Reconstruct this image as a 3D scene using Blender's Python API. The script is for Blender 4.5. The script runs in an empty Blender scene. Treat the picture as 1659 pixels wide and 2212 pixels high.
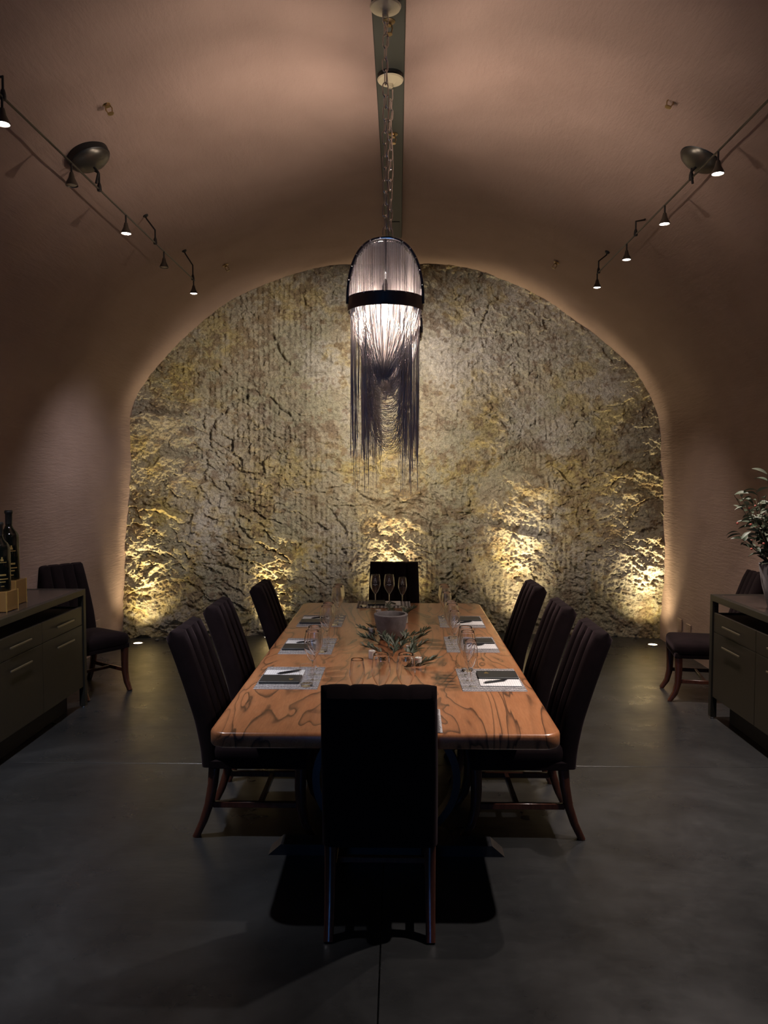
import bpy, bmesh, math, random
import numpy as np
from mathutils import Vector, Matrix, Euler

scene = bpy.context.scene
COL = scene.collection
R = math.radians
PI = math.pi
random.seed(7)

# ------------------------------------------------------------------ camera, world, exposure
cam_d = bpy.data.cameras.new('camera')
cam = bpy.data.objects.new('camera', cam_d)
COL.objects.link(cam)
cam.location = (0, 0, 1.8)
cam.rotation_euler = (R(90 - 2.756), 0, R(1.051))
cam_d.sensor_fit = 'VERTICAL'
cam_d.sensor_height = 36
cam_d.lens = 36 * 1662 / 2212
cam_d.clip_start = 0.05
scene.camera = cam

world = bpy.data.worlds.new('world')
scene.world = world
world.use_nodes = True
world.node_tree.nodes['Background'].inputs[0].default_value = (0.5, 0.45, 0.42, 1)
world.node_tree.nodes['Background'].inputs[1].default_value = 0.0

scene.view_settings.view_transform = 'Standard'
scene.view_settings.look = 'None'
scene.view_settings.gamma = 1
scene.view_settings.exposure = 2.85
scene.view_settings.use_curve_mapping = False
try:
    scene.cycles.transparent_max_bounces = 40
    scene.cycles.sample_clamp_indirect = 4.0
    scene.cycles.max_bounces = 20
    scene.cycles.transmission_bounces = 20
    scene.cycles.diffuse_bounces = 2
    scene.cycles.glossy_bounces = 4
    scene.cycles.use_adaptive_sampling = True
    scene.cycles.adaptive_threshold = .09
except Exception:
    pass

# strengths of the lamps of the room and of two added sources
BULB = 85.0          # radiance of the chandelier bulbs
UPLIGHT = 34.0        # watts of the floor uplights
SPOT = 31.0           # watts of the track spots
ADDED_UP = 6.2           # watts of each up-lamp added to the chandeliers to brighten the ceiling
ADDED_BLUE = 1.2             # radiance of the blue pane added behind the camera for leg reflections


# ------------------------------------------------------------------ materials
def mat(name, color=(.5, .5, .5), rough=.5, metal=0.0, **kw):
    m = bpy.data.materials.new(name)
    m.use_nodes = True
    b = m.node_tree.nodes['Principled BSDF']
    b.inputs['Base Color'].default_value = (*color, 1)
    b.inputs['Roughness'].default_value = rough
    b.inputs['Metallic'].default_value = metal
    for k, v in kw.items():
        b.inputs[k].default_value = v
    return m


def nodes(m):
    return m.node_tree.nodes, m.node_tree.links, m.node_tree.nodes['Principled BSDF']


def n_new(m, t, **kw):
    n = m.node_tree.nodes.new(t)
    for k, v in kw.items():
        if k.startswith('i_'):
            n.inputs[k[2:].replace('_', ' ')].default_value = v
        else:
            setattr(n, k, v)
    return n


def ramp(m, stops, interp='LINEAR'):
    r = m.node_tree.nodes.new('ShaderNodeValToRGB')
    r.color_ramp.interpolation = interp
    els = r.color_ramp.elements
    while len(els) < len(stops):
        els.new(0.5)
    for e, (p, c) in zip(els, stops):
        e.position = p
        e.color = (*c, 1) if len(c) == 3 else c
    return r


def coords(m, scale=(1, 1, 1), kind='Object', rot=(0, 0, 0)):
    tc = n_new(m, 'ShaderNodeTexCoord')
    mp = n_new(m, 'ShaderNodeMapping')
    mp.inputs['Scale'].default_value = scale
    mp.inputs['Rotation'].default_value = rot
    m.node_tree.links.new(tc.outputs[kind], mp.inputs['Vector'])
    return mp.outputs['Vector']


def noise(m, vec, scale, detail=4, rough=.55, dist=0.0):
    n = n_new(m, 'ShaderNodeTexNoise')
    n.inputs['Scale'].default_value = scale
    n.inputs['Detail'].default_value = detail
    n.inputs['Roughness'].default_value = rough
    n.inputs['Distortion'].default_value = dist
    m.node_tree.links.new(vec, n.inputs['Vector'])
    return n.outputs['Fac']


def bump(m, height, strength=.3, dist=.01):
    bn = n_new(m, 'ShaderNodeBump')
    bn.inputs['Strength'].default_value = strength
    bn.inputs['Distance'].default_value = dist
    m.node_tree.links.new(height, bn.inputs['Height'])
    m.node_tree.links.new(bn.outputs['Normal'], m.node_tree.nodes['Principled BSDF'].inputs['Normal'])
    return bn


def math_n(m, op, a, b=None, c=None):
    n = n_new(m, 'ShaderNodeMath', operation=op)
    for i, v in enumerate((a, b, c)):
        if v is None:
            continue
        if isinstance(v, (int, float)):
            n.inputs[i].default_value = v
        else:
            m.node_tree.links.new(v, n.inputs[i])
    return n.outputs[0]


def mix_col(m, fac, a, b, blend='MIX'):
    n = n_new(m, 'ShaderNodeMix', data_type='RGBA', blend_type=blend)
    L = m.node_tree.links
    for i, v in ((0, fac), (6, a), (7, b)):
        if isinstance(v, (int, float)):
            n.inputs[i].default_value = v
        elif isinstance(v, tuple):
            n.inputs[i].default_value = (*v, 1)
        else:
            L.new(v, n.inputs[i])
    return n.outputs[2]


def plaster_mat():
    m = mat('trowelled brown plaster', (.3, .19, .15), .82)
    N, L, B = nodes(m)
    v = coords(m)
    big = noise(m, v, 0.9, 3, .6, .4)
    r = ramp(m, [(.25, (.250, .162, .128)), (.5, (.305, .204, .165)), (.78, (.36, .245, .198))])
    L.new(big, r.inputs[0])
    v2 = coords(m, (1, .35, 3.0))
    st = noise(m, v2, 5, 3, .65)
    col = mix_col(m, math_n(m, 'MULTIPLY', st, .35), r.outputs[0], (.39, .28, .23))
    L.new(col, B.inputs['Base Color'])
    g = noise(m, v2, 16, 4, .7)
    bump(m, g, .38, .013)
    return m


def concrete_floor_mat():
    m = mat('dark polished concrete', (.03, .03, .03), .4)
    N, L, B = nodes(m)
    v = coords(m)
    a = noise(m, v, 1.3, 5, .62, .6)
    r = ramp(m, [(.3, (.011, .0113, .012)), (.55, (.021, .0213, .022)), (.8, (.044, .0445, .0455))])
    L.new(a, r.inputs[0])
    v2 = coords(m, (1, 2.4, 1), rot=(0, 0, .7))
    sc = noise(m, v2, 7, 6, .75, 1.2)
    r2 = ramp(m, [(.52, (0, 0, 0)), (.80, (1, 1, 1))])
    L.new(sc, r2.inputs[0])
    col = mix_col(m, math_n(m, 'MULTIPLY', r2.outputs[0], .14), r.outputs[0], (.07, .071, .074))
    L.new(col, B.inputs['Base Color'])
    rr = ramp(m, [(.3, (.24, .24, .24)), (.75, (.42, .42, .42))])
    L.new(noise(m, v, 3.2, 4, .65), rr.inputs[0])
    L.new(rr.outputs[0], B.inputs['Roughness'])
    w = noise(m, coords(m, (1, 2.2, 1)), 5, 3, .5)
    bump(m, w, .14, .012)
    B.inputs['Specular IOR Level'].default_value = .42
    return m


def wood_table_mat():
    m = mat('figured orange timber', (.4, .17, .07), .28)
    N, L, B = nodes(m)
    tc = n_new(m, 'ShaderNodeTexCoord')
    mp = n_new(m, 'ShaderNodeMapping')
    mp.inputs['Scale'].default_value = (2.0, .50, 1.2)
    L.new(tc.outputs['Object'], mp.inputs['Vector'])
    v = mp.outputs['Vector']
    warp = noise(m, v, 1.45, 3.0, .5, .9)
    # contour bands of a smooth field: growth rings, dark at one edge, that close into knots
    edge = noise(m, v, 24, 5, .65)
    ph = math_n(m, 'ADD', math_n(m, 'MULTIPLY', warp, 12.0), math_n(m, 'MULTIPLY', edge, .16))
    fr = math_n(m, 'FRACT', ph)
    vein = ramp(m, [(0.0, (1, 1, 1)), (.07, (.75, .75, .75)), (.20, (.30, .30, .30)), (.55, (.06, .06, .06)), (.93, (.12, .12, .12)), (1.0, (1, 1, 1))])
    L.new(fr, vein.inputs[0])
    gate = noise(m, v, 1.7, 2, .5)
    gr = ramp(m, [(.30, (.4, .4, .4)), (.50, (1, 1, 1))])
    L.new(gate, gr.inputs[0])
    veinf = math_n(m, 'MULTIPLY', vein.outputs[0], gr.outputs[0])
    fine = noise(m, coords(m, (14, 1.4, 14)), 9, 4, .7, .5)
    base = ramp(m, [(.3, (.25, .084, .031)), (.5, (.39, .150, .060)), (.75, (.53, .240, .112))])
    tone = math_n(m, 'ADD', math_n(m, 'MULTIPLY', fine, .45), math_n(m, 'MULTIPLY', noise(m, v, 1.4, 4, .6), .6))
    L.new(tone, base.inputs[0])
    c1 = mix_col(m, math_n(m, 'MULTIPLY', veinf, 1.0), base.outputs[0], (.055, .020, .010))
    fig = ramp(m, [(.55, (0, 0, 0)), (.75, (1, 1, 1))])
    L.new(noise(m, v, 5.5, 5, .68, 1.6), fig.inputs[0])
    c2 = mix_col(m, math_n(m, 'MULTIPLY', fig.outputs[0], .35), c1, (.20, .078, .028))
    L.new(c2, B.inputs['Base Color'])
    B.inputs['Coat Weight'].default_value = .3
    B.inputs['Coat Roughness'].default_value = .12
    return m


def dark_wood_mat(name, c1, c2, rough=.3):
    m = mat(name, c1, rough)
    N, L, B = nodes(m)
    r = ramp(m, [(.3, c1), (.75, c2)])
    L.new(noise(m, coords(m, (12, 12, 1.2)), 5, 6, .6, .3), r.inputs[0])
    L.new(r.outputs[0], B.inputs['Base Color'])
    return m


def fabric_mat(name, c, sheen=.5):
    m = mat(name, c, .95)
    N, L, B = nodes(m)
    B.inputs['Sheen Weight'].default_value = sheen
    B.inputs['Sheen Roughness'].default_value = .4
    B.inputs['Sheen Tint'].default_value = (.45, .3, .34, 1)
    B.inputs['Specular IOR Level'].default_value = .1
    f = noise(m, coords(m), 160, 3, .6)
    r = ramp(m, [(.3, tuple(x * .75 for x in c)), (.7, tuple(x * 1.3 for x in c))])
    L.new(noise(m, coords(m), 9, 4, .6), r.inputs[0])
    L.new(r.outputs[0], B.inputs['Base Color'])
    bump(m, f, .25, .002)
    return m


def thin_glass_mat(name='thin clear glass', tint=(.97, .98, .98), ior=1.5):
    m = bpy.data.materials.new(name)
    m.use_nodes = True
    nt = m.node_tree
    nt.nodes.clear()
    out = nt.nodes.new('ShaderNodeOutputMaterial')
    mx = nt.nodes.new('ShaderNodeMixShader')
    tr = nt.nodes.new('ShaderNodeBsdfTransparent')
    tr.inputs[0].default_value = (*tint, 1)
    gl = nt.nodes.new('ShaderNodeBsdfGlossy')
    gl.inputs['Roughness'].default_value = .03
    gl.inputs[0].default_value = (.95, .95, .95, 1)
    fr = nt.nodes.new('ShaderNodeFresnel')
    fr.inputs[0].default_value = ior
    ge = nt.nodes.new('ShaderNodeNewGeometry')
    mr = nt.nodes.new('ShaderNodeMapRange')      # same reflectance from either side of the thin wall
    mr.inputs['To Min'].default_value = ior
    mr.inputs['To Max'].default_value = 1 / ior
    nt.links.new(ge.outputs['Backfacing'], mr.inputs['Value'])
    nt.links.new(mr.outputs[0], fr.inputs[0])
    nt.links.new(fr.outputs[0], mx.inputs[0])
    nt.links.new(tr.outputs[0], mx.inputs[1])
    nt.links.new(gl.outputs[0], mx.inputs[2])
    nt.links.new(mx.outputs[0], out.inputs[0])
    return m


def emit_mat(name, color, strength):
    m = mat(name, color, .5)
    b = m.node_tree.nodes['Principled BSDF']
    b.inputs['Emission Color'].default_value = (*color, 1)
    b.inputs['Emission Strength'].default_value = strength
    return m


def rock_mat():
    m = mat('hewn cave rock', (.4, .33, .24), .92)
    N, L, B = nodes(m)
    at = n_new(m, 'ShaderNodeAttribute', attribute_name='stone_tint')
    v = coords(m)
    f1 = noise(m, v, 22, 5, .72, .4)
    r1 = ramp(m, [(.28, (.52, .46, .42)), (.5, (1, 1, 1)), (.72, (1.32, 1.27, 1.2))])
    L.new(f1, r1.inputs[0])
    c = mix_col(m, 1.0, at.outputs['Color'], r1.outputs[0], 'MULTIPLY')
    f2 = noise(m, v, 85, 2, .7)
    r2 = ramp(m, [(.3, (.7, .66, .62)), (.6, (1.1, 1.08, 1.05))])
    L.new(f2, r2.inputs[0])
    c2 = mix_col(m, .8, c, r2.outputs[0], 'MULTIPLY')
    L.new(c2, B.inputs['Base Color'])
    h = noise(m, v, 60, 3, .75)
    bump(m, h, 1.0, .026)
    B.inputs['Specular IOR Level'].default_value = .25
    return m


def mat_pattern():
    m = mat('grey striped table mat', (.4, .36, .36), .85)
    N, L, B = nodes(m)
    v = coords(m)
    w = n_new(m, 'ShaderNodeTexWave', wave_type='BANDS', bands_direction='X')
    w.inputs['Scale'].default_value = 11
    w.inputs['Distortion'].default_value = 1.6
    w.inputs['Detail'].default_value = 3
    w.inputs['Detail Scale'].default_value = 2.5
    L.new(v, w.inputs['Vector'])
    w2 = n_new(m, 'ShaderNodeTexWave', wave_type='BANDS', bands_direction='DIAGONAL')
    w2.inputs['Scale'].default_value = 40
    w2.inputs['Distortion'].default_value = 6.0
    L.new(v, w2.inputs['Vector'])
    s = math_n(m, 'ADD', math_n(m, 'MULTIPLY', w.outputs['Fac'], .65), math_n(m, 'MULTIPLY', w2.outputs['Fac'], .4))
    r = ramp(m, [(.3, (.055, .05, .052)), (.5, (.2, .185, .19)), (.72, (.47, .45, .46))])
    L.new(s, r.inputs[0])
    L.new(r.outputs[0], B.inputs['Base Color'])
    return m


def page_mat():
    m = mat('printed white page', (.8, .79, .8), .7)
    N, L, B = nodes(m)
    v = coords(m)
    w = n_new(m, 'ShaderNodeTexWave', wave_type='BANDS', bands_direction='Y')
    w.inputs['Scale'].default_value = 28
    L.new(v, w.inputs['Vector'])
    t = noise(m, coords(m, (60, 400, 1)), 3, 2, .5)
    ln = math_n(m, 'MULTIPLY', math_n(m, 'GREATER_THAN', w.outputs['Fac'], .68), math_n(m, 'GREATER_THAN', t, .42))
    c = mix_col(m, math_n(m, 'MULTIPLY', ln, .28), (.80, .79, .80), (.12, .12, .14))
    L.new(c, B.inputs['Base Color'])
    return m


M = {}
M['plaster'] = plaster_mat()
M['floor'] = concrete_floor_mat()
M['joint'] = mat('pale floor joint filler', (.13, .125, .12), .7)
M['rock'] = rock_mat()
M['wood'] = wood_table_mat()
M['base_wood'] = dark_wood_mat('black stained table base', (.010, .010, .012), (.02, .02, .022), .28)
M['leg_wood'] = dark_wood_mat('dark mahogany legs', (.040, .014, .009), (.085, .028, .016), .24)
M['fabric'] = fabric_mat('plum black velvet', (.0085, .0048, .0055), .08)
M['glass'] = thin_glass_mat(ior=1.6)
M['solid_glass'] = mat('solid clear glass', (1, 1, 1), .01, **{'Transmission Weight': 1.0, 'IOR': 1.5})
M['etch'] = mat('frosted etching', (.75, .78, .78), .6)
M['mat'] = mat_pattern()
M['folder'] = mat('black folder card', (.018, .020, .023), .45)
M['page'] = page_mat()
M['pen'] = mat('glossy black pen', (.01, .01, .014), .2)
M['chrome'] = mat('chrome', (.75, .75, .77), .12, 1.0)
M['gold'] = mat('gold print', (.65, .45, .15), .35, .8)
M['concrete'] = mat('grey cast stone', (.25, .235, .24), .85)
_m = M['concrete']
_r = ramp(_m, [(.3, (.17, .155, .16)), (.7, (.29, .27, .275))])
_m.node_tree.links.new(noise(_m, coords(_m), 18, 6, .7), _r.inputs[0])
_m.node_tree.links.new(_r.outputs[0], _m.node_tree.nodes['Principled BSDF'].inputs['Base Color'])
bump(_m, noise(_m, coords(_m), 70, 4, .6), .3, .004)
M['leaf'] = mat('olive leaf', (.055, .075, .045), .5)
M['leaf_pale'] = mat('silvery olive leaf', (.14, .16, .115), .55)
M['stem'] = mat('olive twig', (.09, .07, .045), .8)
M['berry'] = mat('small red berry', (.35, .07, .05), .35)
M['candle'] = mat('white candle wax', (.80, .74, .72), .6, **{'Subsurface Weight': .2})
M['cabinet'] = dark_wood_mat('smoky brown cabinet lacquer', (.0125, .0098, .0075), (.018, .0142, .0108), .32)
M['cab_frame'] = mat('blackened steel frame', (.030, .028, .023), .34, .5)
M['cab_top'] = mat('dark polished cabinet top', (.030, .023, .021), .2)
M['cab_inner'] = mat('black cabinet recess', (.008, .008, .008), .7)
M['handle'] = mat('brushed bronze bar', (.30, .26, .2), .3, .9)
M['bottle'] = mat('black wine bottle glass', (.003, .004, .003), .05)
M['amber'] = mat('amber acrylic block', (.36, .20, .07), .12, **{'Transmission Weight': .55, 'IOR': 1.2})
M['gunmetal'] = mat('polished gunmetal', (.26, .26, .28), .12, 1.0)
M['chain'] = mat('nickel ball chain', (.66, .61, .61), .42, .25)
M['link'] = mat('polished nickel links', (.72, .70, .69), .18, 1.0)
M['bulb'] = emit_mat('lit chandelier bulb', (1.0, .82, .68), BULB)
M['beam'] = mat('dark olive painted beam', (.045, .046, .036), .6)
M['cream'] = mat('cream enamel canopy plate', (.62, .54, .36), .35)
M['black_metal'] = mat('matt black fitting', (.012, .012, .012), .45)
M['bronze'] = mat('dark bronze fitting', (.10, .09, .075), .32, .7)
M['brass'] = mat('old brass', (.45, .33, .18), .3, 1.0)
M['lens_on'] = emit_mat('lit spotlight lens', (1.0, .88, .80), 9)
M['lens_off'] = mat('unlit spotlight lens', (.5, .45, .3), .15)
M['up_lens'] = emit_mat('lit floor lens', (1.0, .9, .68), 1.5)
for _k in ('lens_on', 'up_lens'):
    M[_k].cycles.emission_sampling = 'NONE'      # their light comes from the lamps just below them
M['plate'] = mat('brown outlet plate', (.30, .20, .15), .45)
M['pebble'] = mat('dark pebble', (.06, .055, .05), .8)
M['added_blue_pane'] = emit_mat('blue glow of added door pane', (.10, .36, 1.0), ADDED_BLUE)  # added glow that puts blue reflections on the chair legs
M['added_door_frame'] = mat('dark frame of added door', (.03, .025, .02), .4)


# ------------------------------------------------------------------ mesh helpers
class MB:
    def __init__(self):
        self.v, self.f = [], []

    def add(self, v, f):
        o = len(self.v)
        self.v += [tuple(p) for p in v]
        self.f += [tuple(i + o for i in q) for q in f]
        return self

    def box(self, c, s, bev=0.0, seg=1, rot=None):
        bm = bmesh.new()
        bmesh.ops.create_cube(bm, size=1)
        bmesh.ops.scale(bm, vec=s, verts=bm.verts)
        if bev > 0:
            bmesh.ops.bevel(bm, geom=bm.edges[:], offset=bev, segments=seg, affect='EDGES', profile=.5)
        if rot is not None:
            bmesh.ops.rotate(bm, matrix=Euler(rot).to_matrix(), verts=bm.verts)
        bmesh.ops.translate(bm, vec=c, verts=bm.verts)
        bm.verts.index_update()
        self.add([v.co[:] for v in bm.verts], [[v.index for v in f.verts] for f in bm.faces])
        bm.free()
        return self

    def tube(self, pts, r, n=8, caps=True, closed=False):
        pts = [Vector(p) for p in pts]
        rs = r if isinstance(r, (list, tuple)) else [r] * len(pts)
        k = len(pts)
        vs = []
        t0 = (pts[1] - pts[0]).normalized()
        ref = Vector((0, 0, 1)) if abs(t0.z) < .9 else Vector((1, 0, 0))
        nrm = t0.cross(ref).normalized()
        for i in range(k):
            if closed:
                t = (pts[(i + 1) % k] - pts[i - 1]).normalized()
            else:
                t = (pts[min(i + 1, k - 1)] - pts[max(i - 1, 0)]).normalized()
            nrm = (nrm - t * nrm.dot(t))
            if nrm.length < 1e-6:
                nrm = t.orthogonal()
            nrm.normalize()
            b = t.cross(nrm)
            for j in range(n):
                a = 2 * PI * j / n
                vs.append(pts[i] + (nrm * math.cos(a) + b * math.sin(a)) * rs[i])
        fs = []
        for i in range(k if closed else k - 1):
            for j in range(n):
                a, b_ = i * n + j, i * n + (j + 1) % n
                c, d = ((i + 1) % k) * n + (j + 1) % n, ((i + 1) % k) * n + j
                fs.append((a, b_, c, d))
        if caps and not closed:
            fs.append(tuple(range(n - 1, -1, -1)))
            fs.append(tuple((k - 1) * n + j for j in range(n)))
        return self.add(vs, fs)

    def lathe(self, prof, n=24, c=(0, 0, 0)):
        vs, fs, rings = [], [], []
        for (r, z) in prof:
            if r < 1e-6:
                rings.append([len(vs)])
                vs.append((c[0], c[1], c[2] + z))
            else:
                ring = []
                for j in range(n):
                    a = 2 * PI * j / n
                    ring.append(len(vs))
                    vs.append((c[0] + r * math.cos(a), c[1] + r * math.sin(a), c[2] + z))
                rings.append(ring)
        for A, B in zip(rings, rings[1:]):
            if len(A) == 1 and len(B) == 1:
                continue
            for j in range(n):
                k = (j + 1) % n
                if len(A) == 1:
                    fs.append((A[0], B[k], B[j]))
                elif len(B) == 1:
                    fs.append((A[j], A[k], B[0]))
                else:
                    fs.append((A[j], A[k], B[k], B[j]))
        return self.add(vs, fs)

    def sweep(self, path, w, h, side=(1, 0, 0), bev=0.0):
        """rectangular bar (w along side, h across) swept along a path; w, h numbers or lists"""
        pts = [Vector(p) for p in path]
        k = len(pts)
        ws = w if isinstance(w, (list, tuple)) else [w] * k
        hs = h if isinstance(h, (list, tuple)) else [h] * k
        s = Vector(side).normalized()
        vs, fs = [], []
        for i in range(k):
            t = (pts[min(i + 1, k - 1)] - pts[max(i - 1, 0)]).normalized()
            u = t.cross(s).normalized()
            a, b = ws[i] / 2, hs[i] / 2
            c = min(a, b) * .25
            for (p, q) in ((a - c, b), (-a + c, b), (-a, b - c), (-a, -b + c), (-a + c, -b), (a - c, -b), (a, -b + c), (a, b - c)):
                vs.append(pts[i] + s * p + u * q)
        for i in range(k - 1):
            for j in range(8):
                fs.append((i * 8 + j, i * 8 + (j + 1) % 8, (i + 1) * 8 + (j + 1) % 8, (i + 1) * 8 + j))
        fs.append(tuple(range(7, -1, -1)))
        fs.append(tuple((k - 1) * 8 + j for j in range(8)))
        return self.add(vs, fs)

    def mesh(self, name, m, smooth=40):
        me = bpy.data.meshes.new(name)
        me.from_pydata([tuple(p) for p in self.v], [], self.f)
        me.validate()
        bm = bmesh.new()
        bm.from_mesh(me)
        bmesh.ops.recalc_face_normals(bm, faces=bm.faces)
        bm.to_mesh(me)
        bm.free()
        if smooth:
            me.shade_smooth()
            if smooth < 180:
                me.set_sharp_from_angle(angle=R(smooth))
        me.materials.append(m)
        return me

    def build(self, name, m, parent=None, loc=(0, 0, 0), rot=(0, 0, 0), smooth=40):
        return link(name, self.mesh(name, m, smooth), parent, loc, rot)


def link(name, me, parent=None, loc=(0, 0, 0), rot=(0, 0, 0), scale=None):
    o = bpy.data.objects.new(name, me)
    COL.objects.link(o)
    o.parent = parent
    o.location = loc
    o.rotation_euler = rot
    if scale is not None:
        o.scale = scale
    return o


def tag(o, label=None, cat=None, group=None, kind=None):
    for k, v in (('label', label), ('category', cat), ('group', group), ('kind', kind)):
        if v:
            o[k] = v
    return o


def thing(name, label, cat, loc=(0, 0, 0), rz=0.0, group=None, rot=None):
    o = bpy.data.objects.new(name, None)
    COL.objects.link(o)
    o.empty_display_size = .1
    o.location = loc
    o.rotation_euler = rot if rot is not None else (0, 0, rz)
    return tag(o, label, cat, group)


def copy_tree(src, label=None, loc=None, rz=None, parent=None):
    c = src.copy()
    COL.objects.link(c)
    c.parent = parent
    if loc is not None:
        c.location = loc
    if rz is not None:
        c.rotation_euler = (0, 0, rz)
    if label:
        c['label'] = label
    for ch in list(src.children):
        copy_tree(ch, parent=c)
    return c


def spot_light(name, loc, target, watts, color, angle, blend, radius=.02):
    d = bpy.data.lights.new(name, 'SPOT')
    d.energy = watts
    d.color = color
    d.spot_size = R(angle)
    d.spot_blend = blend
    d.shadow_soft_size = radius
    o = bpy.data.objects.new(name, d)
    COL.objects.link(o)
    o.location = loc
    o.rotation_euler = (Vector(target) - Vector(loc)).to_track_quat('-Z', 'Y').to_euler()
    return o


# ------------------------------------------------------------------ numpy noise
class Noise2:
    def __init__(self, seed):
        self.t = np.random.default_rng(seed).random((256, 256))

    def __call__(self, x, y):
        xi, yi = np.floor(x).astype(int), np.floor(y).astype(int)
        fx, fy = x - xi, y - yi
        fx = fx * fx * fx * (fx * (fx * 6 - 15) + 10)
        fy = fy * fy * fy * (fy * (fy * 6 - 15) + 10)
        t = self.t
        a, b = t[xi & 255, yi & 255], t[(xi + 1) & 255, yi & 255]
        c, d = t[xi & 255, (yi + 1) & 255], t[(xi + 1) & 255, (yi + 1) & 255]
        return (a * (1 - fx) + b * fx) * (1 - fy) + (c * (1 - fx) + d * fx) * fy * 1.0 - .5


def fbm(x, y, seed, octaves=5, gain=.5, ridged=False):
    s, amp = 0, 1.0
    for o in range(octaves):
        n = Noise2(seed + o)(x * 2 ** o + o * 17.3, y * 2 ** o + o * 9.1)
        s = s + amp * ((.5 - 2 * np.abs(n)) if ridged else n * 2)
        amp *= gain
    return s


def sstep(a, b, x):
    t = np.clip((x - a) / (b - a), 0, 1)
    return t * t * (3 - 2 * t)


# ------------------------------------------------------------------ the cave shell
ARCH = [(-3.045, -0.03), (-3.008, 0.663), (-2.964, 1.679), (-2.953, 2.40), (-2.907, 2.635), (-2.815, 2.785), (-2.681, 2.96),
        (-2.534, 3.15), (-2.338, 3.373), (-2.091, 3.582), (-1.842, 3.741), (-1.54, 3.9), (-1.338, 3.981), (-1.083, 4.057),
        (-0.827, 4.117), (-0.57, 4.155), (-0.312, 4.176), (0.0, 4.184), (0.204, 4.184), (0.461, 4.175), (0.717, 4.146), (0.972, 4.09),
        (1.225, 4.002), (1.477, 3.884), (1.726, 3.742), (1.973, 3.570), (2.217, 3.372), (2.41, 3.185), (2.602, 2.97),
        (2.721, 2.788), (2.817, 2.587), (2.871, 2.378), (2.883, 1.93), (2.89, 0.926), (2.901, -0.03)]
_a = np.array(ARCH)
_s = np.concatenate([[0], np.cumsum(np.hypot(*np.diff(_a, axis=0).T))])
_u = np.linspace(0, _s[-1], 400)
PX, PZ = np.interp(_u, _s, _a[:, 0]), np.interp(_u, _s, _a[:, 1])
for _ in range(14):          # smooth the section, keeping the ends
    PX[1:-1] = (PX[:-2] + 2 * PX[1:-1] + PX[2:]) / 4
    PZ[1:-1] = (PZ[:-2] + 2 * PZ[1:-1] + PZ[2:]) / 4
Y_BACK, Y_FRONT = 9.05, -3.4


def zdrop(z, y):             # the vault rises a little towards the rock
    return z - .05 * (8.5 - y) * np.clip((z - 2.4) / 1.78, 0, 1)


def ceil_z(x, y):
    i = np.argsort(PX[60:-60])
    z = np.interp(x, PX[60:-60][i], PZ[60:-60][i])
    return float(zdrop(z, y))


def shell(name, i0, i1):
    ys = np.linspace(Y_FRONT, Y_BACK, 130)
    k = i1 - i0
    X, Yg = np.meshgrid(PX[i0:i1], ys)
    Z, _ = np.meshgrid(PZ[i0:i1], ys)
    S, _ = np.meshgrid(_u[i0:i1], ys)
    nx, nz = np.gradient(PZ)[i0:i1], -np.gradient(PX)[i0:i1]
    ln = np.hypot(nx, nz)
    d = .022 * fbm(S * .8, Yg * .8, 40, 3) + .006 * fbm(S * 3, Yg * 3, 50, 3)
    Z = zdrop(Z, Yg) + d * (nz / ln)[None, :]
    X = X + d * (nx / ln)[None, :]
    V = np.stack([X, Yg, Z], -1).reshape(-1, 3)
    F = []
    for j in range(len(ys) - 1):
        for i in range(k - 1):
            a = j * k + i
            F.append((a, a + 1, a + k + 1, a + k))
    me = bpy.data.meshes.new(name)
    me.from_pydata(V.tolist(), [], F)
    me.shade_smooth()
    me.materials.append(M['plaster'])
    return tag(link(name, me), kind='structure')


IL = int(np.argmin(np.abs(_u - 1.72)))
IR = int(np.argmin(np.abs(_u - (_s[-1] - 1.72))))
tag(shell('wall_left', 0, IL + 1), 'brown plaster lower wall along the bottle cabinet')
tag(shell('ceiling', IL, IR + 1), 'brown plaster barrel vault over the whole room')
tag(shell('wall_right', IR, 400), 'brown plaster lower wall along the plant cabinet')

# end wall behind the camera, with an unseen door added for its blue glow
fw = MB()
fan = [(float(x), Y_FRONT, float(zdrop(z, Y_FRONT))) for x, z in zip(PX[::8], PZ[::8])]
fw.add(fan, [tuple(range(len(fan)))])
tag(fw.build('wall_front', M['plaster'], smooth=0), 'brown plaster end wall opposite the rock', kind='structure')
d1 = tag(MB().box((0, 0, 1.06), (1.0, .05, 2.12), .005).build('added_door_1', M['added_door_frame'], loc=(-.45, Y_FRONT + .05, 0)), 'added dark framed door with blue glowing pane opposite the rock', kind='structure')
MB().box((0, 0, 0), (.40, .02, 1.7), .003).build('blue_glow_pane', M['added_blue_pane'], d1, loc=(0, .03, 1.12))
MB().tube([(0, 0, -.09), (0, .05, -.09), (0, .05, .09), (0, 0, .09)], .009).build('added_door_handle', M['chrome'], d1, loc=(.44, .03, 1.05))

# floor: concrete slabs with thin filled joints
fl = MB().box((-.05, 2.95, -.08), (6.6, 12.9, .12)).build('floor', M['joint'], smooth=0)
tag(fl, 'dark polished concrete floor with thin saw joints', kind='structure')
JX, JY, g = -.066, 4.70, .0028
for (x0, x1, y0, y1) in ((-3.35, JX - g, -3.5, JY - g), (JX + g, 3.25, -3.5, JY - g), (-3.35, JX - g, JY + g, 9.4), (JX + g, 3.25, JY + g, 9.4)):
    sb = MB().box(((x0 + x1) / 2, (y0 + y1) / 2, -.011), (x1 - x0, y1 - y0, .022), .0012, 1)
    sb.build('floor_slab', M['floor'], fl, smooth=0)

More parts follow.
